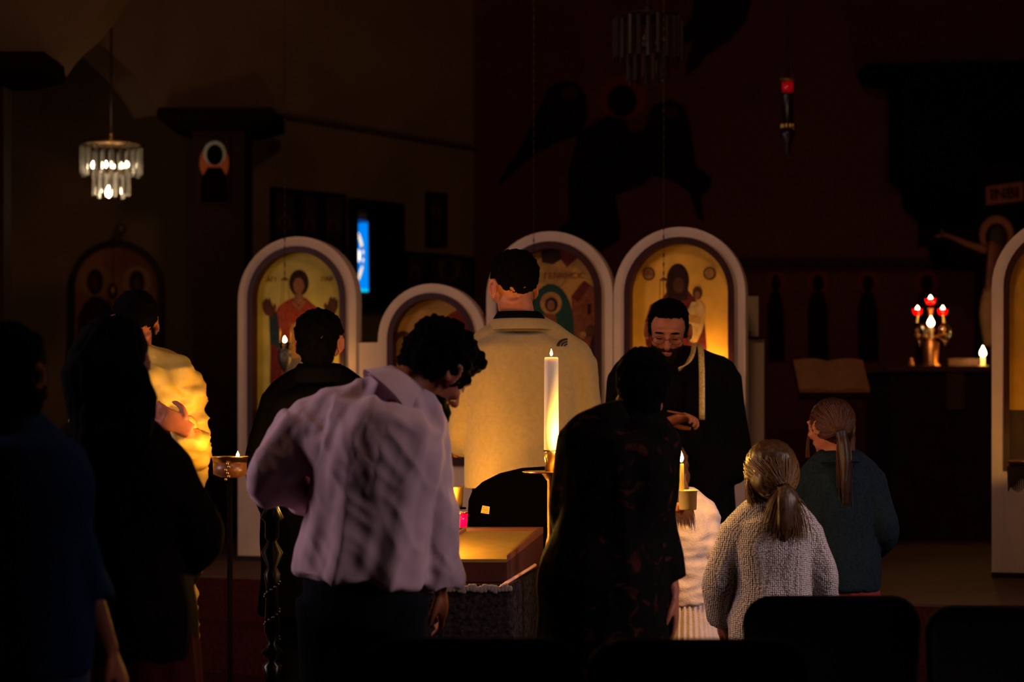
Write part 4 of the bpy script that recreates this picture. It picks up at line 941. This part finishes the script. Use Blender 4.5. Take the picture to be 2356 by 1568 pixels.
# B: long-haired dark silhouette
c = person('person with long black hair and dark clothes standing at the left', dict(d=4.9, head=(262, 838), neck=(262, 990), hip=(270, 1420), shL=(155, 1078), shR=(365, 1082), elL=(120, 1260), elR=(446, 1222), wrL=(190, 1330, .2), wrR=(400, 1330, .22), chest=(.155, .12), waist=(.14, .11), hipw=(.17, .13), hf=(.1, 1, -.25)))
top(c, 'blouse', mat('black_blouse', (.008, .003, .003), .9, var=.5, vscale=40, spec=.03), .035, (.9, .9), disp=wrinkle(.012, (7, 7, 3), (16, 16, 7), 2.))
mb = MB(); h0 = c['hip']; mb.tube([h0 + V((0, 0, .12)), h0, h0 - V((0, 0, .3)), V((h0.x, h0.y, .35))], [(.17, .13), (.2, .15), (.22, .18), (.26, .22)], 30, side=c['side'])
blend(mb, 'skirt', mat('dark_red_skirt', (.05, .006, .006), .9, spec=.03), .012, 3, c['root'], wrinkle(.016, (12, 12, 1.5), None, 4.))
at = c['at']; mb = MB()
mb.ell(at(0, -.02, .03), (.092, .105, .095), c['R']); mb.tube([at(0, -.05, .05), at(0, -.09, -.04), c['pt']((258, 930, -.10)), c['pt']((255, 1010, -.14)), c['pt']((252, 1080, -.15))], [(.07, .05), (.105, .07), (.112, .06), (.10, .045), (.06, .02)], 24, side=c['side'])
blend(mb, 'hair', blackhair, .008, 2, c['root'], lambda p: .007 * nz(p, (70, 70, 8), 1.) + .004 * nz(p, (30, 30, 30), 1.))
# C: man in gold vestment
gold_v = mat('gold_vestment', (.66, .46, .10), .5, col2=(.45, .26, .045), vscale=6, spec=.4)
pat = mat('patterned_cuff', (.80, .42, .06), .5, col2=(.16, .03, .01), vscale=26, spec=.3)
c = person('man in shining gold vestment partly hidden by the long-haired person', dict(d=7.0, head=(308, 745), neck=(315, 828), hip=(320, 1180), shL=(230, 872, -.05), shR=(398, 872, .0), elL=(215, 1020), elR=(436, 1045, -.0), wrL=(250, 1080, .25), wrR=(430, 985, -.20), tf=(-.5, 1, 0), hf=(-.7, 1, -.3), hdR=(-.8, -.15, .42), pnR=(-.3, .9, .2), tsR=-1, curlR=.55, chest=(.18, .13), waist=(.18, .14), hipw=(.19, .15), vox=.006))
def ex(mb):
    mb.tube([c['pt']((400, 868)), c['pt']((428, 905)), c['pt']((438, 980)), c['pt']((440, 1060)), c['pt']((420, 1170))], [.055, .062, .052, .05, .04], 16)
top(c, 'vestment', gold_v, .03, (.35, .8), hem=(c['hip'] - V((0, 0, .55)), (.19, .18)), extra=ex, disp=wrinkle(.034, (7, 7, 16), (16, 16, 26), 7.))
mb = MB(); mb.tube([c['wr']['R'].lerp(c['el']['R'], .25), c['wr']['R'].lerp(c['el']['R'], .5), c['el']['R'], c['pt']((438, 1075, -.04))], [.045, .058, .066, .05], 18)
blend(mb, 'cuff', pat, .008, 3, c['root'], wrinkle(.010, (14, 14, 18), (30, 30, 30), 3.))
hair_short(c, blackhair, [((0, -.022, .040), (.080, .092, .080)), ((0, -.045, .012), (.070, .066, .052))])
# E: man in black coat
c = person('man in black coat seen from behind before the raised-hands icon', dict(d=7.2, head=(735, 790), neck=(735, 872), hip=(730, 1230), shL=(655, 925), shR=(815, 915), elL=(607, 1060), elR=(850, 1060), wrL=(630, 1170, .15), wrR=(840, 1180, .1), hf=(.15, 1, -.1), chest=(.175, .12), hipw=(.18, .13), waist=(.17, .12)))
top(c, 'coat', mat('black_coat', (.003, .0028, .003), 1., spec=.0), .035, (1., 1.), hem=(c['hip'] - V((0, 0, .3)), (.22, .17)), disp=wrinkle(.010, (7, 7, 4), None, 9.))
trousers(c, black_m); collar(c, 'collar', black_m, .080, .055); hair_short(c, blackhair, [((0, -.018, .045), (.090, .100, .085)), ((0, -.045, -.01), (.076, .062, .075)), ((0, -.03, -.06), (.060, .05, .05))], .009, 45)
# F: man in pink shirt bending
c = person('man in pale pink shirt leaning right with bowed curly-haired head', dict(d=5.2, head=(1006, 852, .06), neck=(910, 905), hip=(832, 1322), shL=(705, 985), shR=(968, 985, .02), elL=(612, 1098, -.02), elR=(1000, 1185, .03), wrL=(775, 1160, .20), wrR=(1012, 1352, .08), tf=(.18, 1, 0), hf=(.62, .75, -.75), hu=(.6, .35, .7), chest=(.150, .13), waist=(.140, .12), hipw=(.155, .125), bow=(-.012, 0, 0), hdR=(.1, .5, -.9), hk=1.02))
pink = mat('pink_shirt', (.60, .42, .50), .8, var=.06, vscale=30, spec=.1, sheen=.2)
def ex(mb):
    pass
AX = Matrix.Rotation(math.radians(-18), 3, 'Y')
fold1 = wrinkle(.024, (8, 8, 1.6), (20, 20, 4), 11., AX); fold2 = wrinkle(.010, (20, 12, 7), None, 4., Matrix.Rotation(math.radians(40), 3, 'Y'))
top(c, 'shirt', pink, .026, (1., .96), hem=(c['hip'] + V((0, 0, .0)), (.178, .135)), i0=1, disp=lambda p: fold1(p) + fold2(p) * .8 - .008, vox=.007, it=4, cuff=.012)
mb = MB(); n0 = c['neck']
ax_ = (c['head'] - n0).normalized()
rs = []
for k_, (rr, hh) in enumerate(((.088, -.045), (.080, -.01), (.070, .03), (.067, .042), (.076, .030), (.092, -.015), (.102, -.045))):
    a_ = c['side']; b_ = ax_.cross(a_).normalized(); a2 = b_.cross(ax_)
    rs.append([n0 + a2 * math.cos(q) * rr + b_ * math.sin(q) * rr * .95 + ax_ * (hh + .012 * math.cos(q * 2)) for q in [2 * PI * i / 28 for i in range(28)]])
mb.rings(rs, cap=False); mb.build('collar', pink, c['root'], True)
trousers(c, mat('navy_trousers', (.006, .007, .010), .9, spec=.03)); 
hair_short(c, blackhair, [((0, -.022, .045), (.094, .108, .092)), ((0, -.055, .005), (.082, .068, .07)), ((0, .045, .085), (.070, .055, .040)), ((.06, .0, .02), (.03, .05, .05)), ((-.06, .0, .02), (.03, .05, .05))], .016, 34)
mb = MB(); mb.ell(c['at'](0, .075, -.085), (.05, .045, .045), c['R']); mb.ell(c['at'](0, .03, -.075), (.062, .06, .035), c['R'])
blend(mb, 'beard', blackhair, .007, 2, c['root'], lambda p: .006 * nz(p, (60,) * 3, 2.))
# G: man in tan jacket
c = person('tall man in tan fleece jacket seen from behind in the centre', dict(d=7.02, head=(1181, 662), neck=(1200, 752), hip=(1202, 1110), shL=(1098, 832), shR=(1318, 832), elL=(1072, 985, .02), elR=(1342, 985, .02), wrL=(1052, 1035, .20), wrR=(1310, 1060, .26), hf=(-.42, 1, -.12), tf=(-.05, 1, 0), hdL=(.1, .5, .35), pnL=(.8, .2, 0), chest=(.185, .13), waist=(.175, .125), hipw=(.18, .13), vox=.006, hk=1.02))
tan = mat('tan_fleece', (.34, .235, .10), .95, var=.12, vscale=60, bump=.25, bscale=300, spec=.05, sheen=.15)
AXj = Matrix.Rotation(math.radians(14), 3, 'Y'); fj = wrinkle(.009, (6.5, 6.5, 1.4), (18, 18, 4), 21., AXj)
top(c, 'jacket', tan, .036, (.62, .8), hem=(c['hip'] - V((0, 0, .01)), (.215, .16)), i0=1, disp=lambda p: fj(p) - .004, vox=.008)
collar(c, 'collar', tan, .088, .032); 
n0 = c['neck']; collar(c, 'shirt_collar', black_m, .076, .052)
trousers(c, black_m)
hair_short(c, blackhair, [((0, -.020, .052), (.086, .102, .084)), ((0, -.050, .020), (.074, .062, .055)), ((0, .04, .095), (.062, .055, .036))], .008, 50)
lg = MB()   # small dark chest-logo shape on the back shoulder: a quarter dome of three curved bands
lc0 = c['pt']((1281, 778, -.22)); k = 6.58 / F
def lgp(x, y): return P(x, y, 6.80)
for a0, a1 in ((4, 8), (10, 14), (16, 22)):
    pts = [(1306 - 0 - a1 * 1.15 * math.cos(q), 796 - a1 * .85 * math.sin(q)) for q in [PI / 2 * i / 6 for i in range(7)]] + [(1306 - a0 * 1.15 * math.cos(q), 796 - a0 * .85 * math.sin(q)) for q in [PI / 2 * i / 6 for i in range(6, -1, -1)]]
    lg.prism([lgp(x, y) for x, y in pts], (0, .002, 0))
LOGO = (lg, c)
# H: priest
c = person('bearded priest with glasses in black robe with gold-trimmed stole', dict(d=7.5, head=(1537, 762, -.04), neck=(1545, 838), hip=(1560, 1230), shL=(1452, 868), shR=(1654, 868), elL=(1428, 1050, -.02), elR=(1690, 1060, -.02), wrL=(1528, 972, -.26), wrR=(1640, 1090, -.10), tf=(.03, -1, 0), hf=(-.12, -1, -.42), hu=(.0, -.4, 1), chest=(.18, .13), waist=(.185, .15), hipw=(.19, .16), face=True, vox=.0045, hdL=(.85, -.15, .25), hdR=(-.6, -.2, -.5), pnL=(0, -.3, -1), pnR=(0, .3, -1), tsL=1, tsR=-1, curlL=1.0, curlR=.8, hk=.98))
robe = mat('black_robe', (.004, .0035, .004), .9, spec=.03)
top(c, 'robe', robe, .036, (.97, 1.), extra=lambda mb: mb.tube([c['el']['R'], c['wr']['R'], c['wr']['R'] + V((-.06, -.02, -.10))], [.07, .075, .085], 16), hem=(V((c['hip'].x, c['hip'].y, .12)), (.30, .26)), disp=wrinkle(.012, (7, 7, 2), None, 31.), cuff=.02)
at, R = c['at'], c['R']; s = c['K']
hair_short(c, blackhair, [((0, -.030, .045), (.082, .088, .080)), ((0, -.02, .085), (.072, .085, .036)), ((.068, -.005, .02), (.014, .030, .045)), ((-.068, -.005, .02), (.014, .030, .045)), ((0, .052, .098), (.026, .030, .014))], .004, 60)
mb = MB()
for p, r in (((0, .086, -.049), (.032, .013, .010)), ((.030, .068, -.070), (.016, .022, .028)), ((-.030, .068, -.070), (.016, .022, .028)), ((0, .070, -.098), (.036, .030, .026)), ((.050, .030, -.055), (.014, .03, .04)), ((-.050, .030, -.055), (.014, .03, .04)), ((0, .078, -.076), (.018, .012, .006))):
    mb.ell(at(*p), tuple(x * s for x in r), R, 16, 10)
blend(mb, 'beard', mat('dark_beard', (.012, .006, .004), .8, spec=.05), .0045, 1, c['root'], lambda p: .0025 * nz(p, (120,) * 3, 2.))
for k_ in (-1, 1): MB().ell(at(k_ * .031, .093, .027), (.020 * s, .005 * s, .0045 * s), R, 12, 8).build('eyebrow', blackhair, c['root'], True)
for k_ in (-1, 1): MB().ell(at(k_ * .031, .0915, .002), (.014 * s, .003 * s, .0022 * s), R, 12, 6).build('eyelash', blackhair, c['root'], True)
mb = MB()
for k_ in (-1, 1):
    ring = [at(k_ * .033 + .024 * math.cos(q), .106 - .004 * abs(math.cos(q)), .000 + .016 * math.sin(q)) for q in [2 * PI * i / 20 for i in range(21)]]
    mb.tube(ring, .0012, 6, sub=1); mb.tube([at(k_ * .056, .102, .006), at(k_ * .074, .05, .008), at(k_ * .078, -.005, .004)], .0013, 6, sub=2)
mb.tube([at(-.010, .106, .003), at(0, .112, .006), at(.010, .106, .003)], .0012, 6)
mb.build('glasses', mat('glasses_metal', (.04, .03, .03), .3, metal=.8), c['root'], True)
mb = MB()
mb.ell(at(0, .092, -.062), (.015 * s, .006 * s, .003 * s), R, 14, 8); mb.build('lips', mat('lips', (.18, .04, .03), .6), c['root'], True)
tape = mat('gold_trim', (.72, .48, .15), .55, var=.45, vscale=160, metal=.3)
def ribbon(pts, w_, th=.004):
    mb = MB(); mb.tube([c['pt'](p) for p in pts], (w_, th), 8, side=V((1, 0, 0)), sub=5, pw=6); return mb
def rad(L, w_, th): return [(w_, th)] * len(L)
rp = [(1597, 790, -.12), (1594, 812, -.175), (1585, 830, -.195), (1573, 842, -.205), (1561, 850, -.21)]
mb = MB(); mb.tube([c['pt'](p) for p in rp], rad(rp, .0115, .003), 8, side=V((.75, 0, .6)), sub=4, pw=5)
rp2 = [(1607, 792, -.10), (1612, 800, -.15), (1614, 830, -.195), (1615, 880, -.215), (1615, 965, -.235)]
mb.tube([c['pt'](p) for p in rp2], rad(rp2, .0118, .003), 8, side=V((1, 0, 0)), sub=4, pw=5)
mb.build('stole_trim', tape, c['root'], True)
br = empty('anointing_brush', c['pt']((1590, 955, -.36)), 'small bristly brush in the priest\'s hand', 'brush'); mb = MB()
b0 = c['pt']((1562, 950, -.34))
mb.tube([c['pt']((1535, 945, -.33)), b0, c['pt']((1578, 952, -.36))], .004, 8); mb.build('handle', mat('brush_wood', (.25, .08, .04), .6), br, True)
pth = []
for i in range(60):
    a_ = R_.uniform(-1.1, 1.1); pth.append(bez([c['pt']((1576, 952, -.36)), c['pt']((1588, 952 + 10 * a_, -.37)), c['pt']((1600 + R_.uniform(-8, 8), 955 + 24 * a_, -.38 + R_.uniform(-.02, .02)))], 5))
strands('bristles', pth, mat('bristle', (.55, .22, .08), .7), br, .0012)
# I: woman in floral dress
floral = mat('floral_black', (.16, .05, .03), .85, spec=.06)
nt = floral.node_tree; b = nt.nodes['Principled BSDF']; tc = nt.nodes['Texture Coordinate']; n1 = nt.nodes.new('ShaderNodeTexNoise'); n1.inputs['Scale'].default_value = 16; n1.inputs['Detail'].default_value = 3; n1.inputs['Distortion'].default_value = 1.2
r1 = nt.nodes.new('ShaderNodeValToRGB'); r1.color_ramp.elements[0].position = .58; r1.color_ramp.elements[0].color = (.003, .002, .002, 1); r1.color_ramp.elements[1].position = .70; r1.color_ramp.elements[1].color = (.055, .014, .010, 1); e_ = r1.color_ramp.elements.new(.80); e_.color = (.07, .055, .04, 1)
nt.links.new(tc.outputs['Object'], n1.inputs['Vector']); nt.links.new(n1.outputs['Fac'], r1.inputs[0]); nt.links.new(r1.outputs[0], b.inputs['Base Color'])
c = person('woman in black floral dress seen from behind with bowed head', dict(d=5.3, hk=.88, ears=False, head=(1480, 895, .05), neck=(1442, 972), hip=(1390, 1330), shL=(1355, 1012), shR=(1500, 1020), elL=(1318, 1190, .06), elR=(1494, 1190, .03), wrL=(1345, 1130, .36), wrR=(1548, 1365), hf=(.15, 1, -.6), hu=(.1, .5, .9), hdL=(.05, .6, .25), curlL=1.1, pnL=(.9, 0, 0), chest=(.125, .12), waist=(.115, .115), hipw=(.155, .14), hdR=(.02, 0, -1)))
top(c, 'dress', floral, .03, (.9, .85), hem=(V((c['hip'].x - .01, c['hip'].y, .30)), (.235, .22)), disp=wrinkle(.012, (9, 9, 2), (18, 18, 6), 41.))
hair_short(c, blackhair, [((0, -.022, .038), (.088, .102, .088)), ((0, -.05, -.02), (.080, .065, .085)), ((0, -.035, -.08), (.066, .055, .07))], .006, 50)
# J: girl in white
white_knit = mat('white_knit', (.78, .60, .52), .85, var=.12, vscale=45, bump=.3, bscale=220, spec=.05)
c = person('girl in white knit top and ribbed pink-white skirt behind the floral dress', dict(d=6.45, k=.78, ears=False, head=(1536, 1085), neck=(1566, 1150), hip=(1586, 1378), shL=(1530, 1172), shR=(1616, 1182), elL=(1515, 1265, .02), elR=(1634, 1284, -.02), wrL=(1512, 1200, -.30), wrR=(1592, 1300, .20), curlL=1.1, chest=(.085, .075), waist=(.072, .07), hipw=(.082, .078), hf=(-.2, 1, -.2), hdL=(.45, -.2, .45)))
top(c, 'sweater', white_knit, .016, (.85, .85), i0=1, hem=(c['hip'] - V((0, 0, .005)), (.108, .095)), disp=wrinkle(.010, (8, 8, 22), (20, 20, 40), 51.), vox=.006, it=3)
mb = MB(); h0 = c['hip']; n_ = 180; rs = []
for z, rx in ((.03, .094), (-.03, .100), (-.10, .108), (-.18, .122), (-.30, .150)):
    rs.append([h0 + V((-.008, 0, z)) + V((math.cos(2 * PI * i / n_) * (rx + .0035 * math.cos(2 * PI * i / 5)), math.sin(2 * PI * i / n_) * (rx * .9 + .0035 * math.cos(2 * PI * i / 5)), 0)) for i in range(n_)])
mb.rings(rs, cap=False); mb.build('skirt', white_knit, c['root'], True)
brown_hair = mat('dark_brown_hair', (.06, .022, .01), .5, spec=.3)
hair_short(c, brown_hair, [((0, -.020, .038), (.086, .098, .086)), ((0, -.04, -.03), (.084, .070, .090))]); pth = []
for i in range(160):
    x = R_.uniform(1535, 1598); pth.append(bez([c['pt']((R_.uniform(1520, 1580), 1090, -.08)), c['pt']((x - 5, 1140, -.11)), c['pt']((x + R_.uniform(-6, 6), R_.uniform(1185, 1218), -.10))], 7))
strands('long_hair', pth, brown_hair, c['root'], .0014)
# K: girl in grey sweater
gk = knit('grey_knit', (.66, .59, .58), (.10, .08, .08), 165.)
c = person('girl in grey knitted sweater with blonde ponytail seen from behind', dict(d=5.9, k=.80, hk=1.12, head=(1772, 1094), neck=(1776, 1168), hip=(1775, 1440), shL=(1706, 1228), shR=(1846, 1225), elL=(1658, 1335), elR=(1890, 1325), wrL=(1660, 1425, .1), wrR=(1888, 1420, .1), chest=(.100, .095), waist=(.092, .095), hipw=(.105, .10), ears=False, hf=(-.15, 1, -.1), vox=.007))
top(c, 'sweater', gk, .024, (1., 1.), hem=(c['hip'] - V((0, 0, .07)), (.135, .12)), disp=wrinkle(.010, (9, 9, 3), (14, 14, 8), 61.), vox=.007, it=3)
trousers(c, black_m)
bl = mat('blonde_hair', (.055, .024, .007), .45, var=.4, vscale=50, spec=.35)
bls = mat('blonde_strands', (.14, .065, .017), .45, spec=.35)
at, R, s = c['at'], c['R'], c['K']; mb = MB(); tie = c['pt']((1803, 1118, -.105))
mb.ell(at(0, -.012, .038), (.088 * s, .106 * s, .088 * s), R, 22, 14); mb.ell(at(0, -.04, -.01), (.084 * s, .085 * s, .075 * s), R, 22, 14)
mb.tube([tie, c['pt']((1815, 1150, -.12)), c['pt']((1812, 1200, -.12)), c['pt']((1805, 1245, -.11))], [(.02, .02), (.046, .026), (.046, .022), (.016, .01)], 14)
ho_ = blend(mb, 'hair', bl, .006, 1, c['root'], lambda p: .004 * nz(p, (90, 90, 14), 1.))
MB().lathe(tie, [(.014, -.008), (.019, -.004), (.019, .004), (.014, .008)], 14).build('hair_tie', black_m, ho_, True)
pth = []
for i in range(900):
    a_ = R_.uniform(0, 2 * PI); e_ = R_.uniform(-.75, 1.); rr = math.sqrt(max(0, 1 - e_ * e_))
    st_ = at(math.cos(a_) * rr * .094, -.012 + math.sin(a_) * rr * .108, .025 + e_ * .094)
    if (st_ - c['head']).dot(R[1]) > .05 * s: continue
    mid = (st_ + tie) / 2; outv = (mid - c['head'] - R[2] * .01).normalized(); mid2 = c['head'] + outv * (.104 * s + R_.uniform(0, .006)); pth.append(bez([st_, st_.lerp(mid2, .6) + outv * .02, mid2 + outv * .012, tie + V((R_.uniform(-.012, .012), -.004, R_.uniform(-.01, .01)))], 8))
for i in range(500):
    x = R_.gauss(0, 1); y = R_.gauss(0, 1); L = R_.uniform(.7, 1.08); pth.append(bez([tie, tie + V((x * .02, -.02 + y * .008, -.03)), c['pt']((1812 + x * 19, 1118 + 80 * L, -.12 + y * .012)), c['pt']((1806 + x * 23, 1118 + 132 * L, -.105 + y * .012))], 9))
for i in range(220):       # loose hair at the left side of the neck, catching the candle light
    x = R_.uniform(-1, 1); pth.append(bez([at(-.08 + .02 * R_.random(), R_.uniform(-.05, .05), R_.uniform(-.05, .03)), c['pt']((1716 + R_.uniform(-6, 14), 1100 + R_.uniform(-10, 15), R_.uniform(-.07, .03))), c['pt']((1715 + R_.uniform(-4, 22), 1135, R_.uniform(-.06, .02))), c['pt']((1728 + R_.uniform(-8, 30), 1160 + R_.uniform(-12, 22), R_.uniform(-.06, 0)))], 8))
strands('hair_strands', pth, bls, ho_, .0010)
# L: girl in denim jacket
den = mat('denim', (.012, .021, .029), .9, var=.35, vscale=90, bump=.2, bscale=300, spec=.05)
c = person('girl in dark denim jacket and maroon skirt with reddish ponytail, rightmost', dict(d=6.8, k=.84, head=(1908, 982), neck=(1925, 1058), hip=(1935, 1300), shL=(1876, 1108), shR=(1990, 1100), elL=(1866, 1210, .05), elR=(2030, 1218, -.02), wrL=(1890, 1260, .22), wrR=(2012, 1262, .2), tf=(-.35, 1, 0), hf=(-.62, .9, -.15), chest=(.102, .09), waist=(.095, .09), hipw=(.112, .10), vox=.006, ears=True))
top(c, 'denim_jacket', den, .026, (1., 1.), hem=(c['hip'] - V((0, 0, .03)), (.142, .12)), disp=wrinkle(.009, (8, 8, 4), (18, 18, 10), 71.), vox=.008)
collar(c, 'collar', den, .078, .035)
mb = MB(); h0 = c['hip']; mb.tube([h0, h0 - V((0, 0, .2)), V((h0.x, h0.y, .38))], [(.125, .10), (.145, .12), (.19, .16)], 30, side=c['side'])
blend(mb, 'skirt', mat('maroon_skirt', (.20, .03, .03), .9, spec=.03), .010, 2, c['root'], wrinkle(.014, (22, 22, 1.5), None, 4.))
rh = mat('red_brown_hair', (.028, .009, .004), .5, var=.4, vscale=50, spec=.35); rhs = mat('red_strands', (.08, .025, .010), .5, spec=.35)
at, R, s = c['at'], c['R'], c['K']; mb = MB(); tie = c['pt']((1932, 990, -.11))
mb.ell(at(0, -.022, .036), (.084 * s, .100 * s, .088 * s), R, 22, 14); mb.ell(at(0, -.045, -.01), (.078 * s, .076 * s, .07 * s), R, 22, 14)
mb.tube([tie, c['pt']((1944, 1030, -.12)), c['pt']((1946, 1100, -.13)), c['pt']((1944, 1190, -.11))], [(.02, .02), (.026, .02), (.022, .016), (.006, .006)], 14)
ho_ = blend(mb, 'hair', rh, .006, 1, c['root'], lambda p: .004 * nz(p, (90, 90, 14), 1.)); pth = []
for i in range(900):
    a_ = R_.uniform(0, 2 * PI); e_ = R_.uniform(-.6, 1.); rr = math.sqrt(max(0, 1 - e_ * e_))
    st_ = at(math.cos(a_) * rr * .090, -.022 + math.sin(a_) * rr * .104, .028 + e_ * .094)
    if (st_ - c['head']).dot(R[1]) > .06 * s: continue
    mid = (st_ + tie) / 2; outv = (mid - c['head'] - R[2] * .01).normalized(); mid2 = c['head'] + outv * (.102 * s + R_.uniform(0, .006)); pth.append(bez([st_, st_.lerp(mid2, .6) + outv * .02, mid2 + outv * .012, tie + V((R_.uniform(-.012, .012), -.004, R_.uniform(-.01, .01)))], 8))
for i in range(260):
    x = R_.gauss(0, 1); y = R_.gauss(0, 1); L = R_.uniform(.6, 1.1); pth.append(bez([tie, tie + V((x * .01, -.02, -.03)), c['pt']((1946 + x * 8, 990 + 120 * L, -.125 + y * .01)), c['pt']((1944 + x * 6, 990 + 200 * L, -.11))], 9))
for i in range(46):      # thin strand hanging before the cheek, and loose wisps at the right
    pth.append(bez([at(.0, .06, .06), c['pt']((1862 + R_.uniform(-4, 3), 960, .05)), c['pt']((1857 + R_.uniform(-3, 3), 1020, .03)), c['pt']((1858 + R_.uniform(-5, 5), 1052, .03))], 7))
    pth.append(bez([at(.02, -.08, .03), c['pt']((1966 + R_.uniform(-6, 6), 985, -.03)), c['pt']((1962 + R_.uniform(-8, 6), 1040 + R_.uniform(-20, 15), -.03))], 7))
strands('hair_strands', pth, rhs, ho_, .0010)

# jacket mark, laid just off the jacket's back surface
lg, cc_ = LOGO
bpy.context.view_layer.update()
jk = [o for o in bpy.data.objects if o.name.startswith('jacket')][0]
dgp = bpy.context.evaluated_depsgraph_get()
nv = []
for p in lg.v:
    p = V(p); dr = (p - V((0, 0, CZ))).normalized(); ok, loc, nn, _ = jk.ray_cast(jk.matrix_world.inverted() @ V((0, 0, CZ)), dr)
    nv.append(tuple((loc - dr * (.003 + (.001 if p.y > 6.801 else 0))) if ok else p))
lg.v = nv; lg.build('jacket_mark', mat('mark_dark', (.012, .007, .012), .8), cc_['root'])
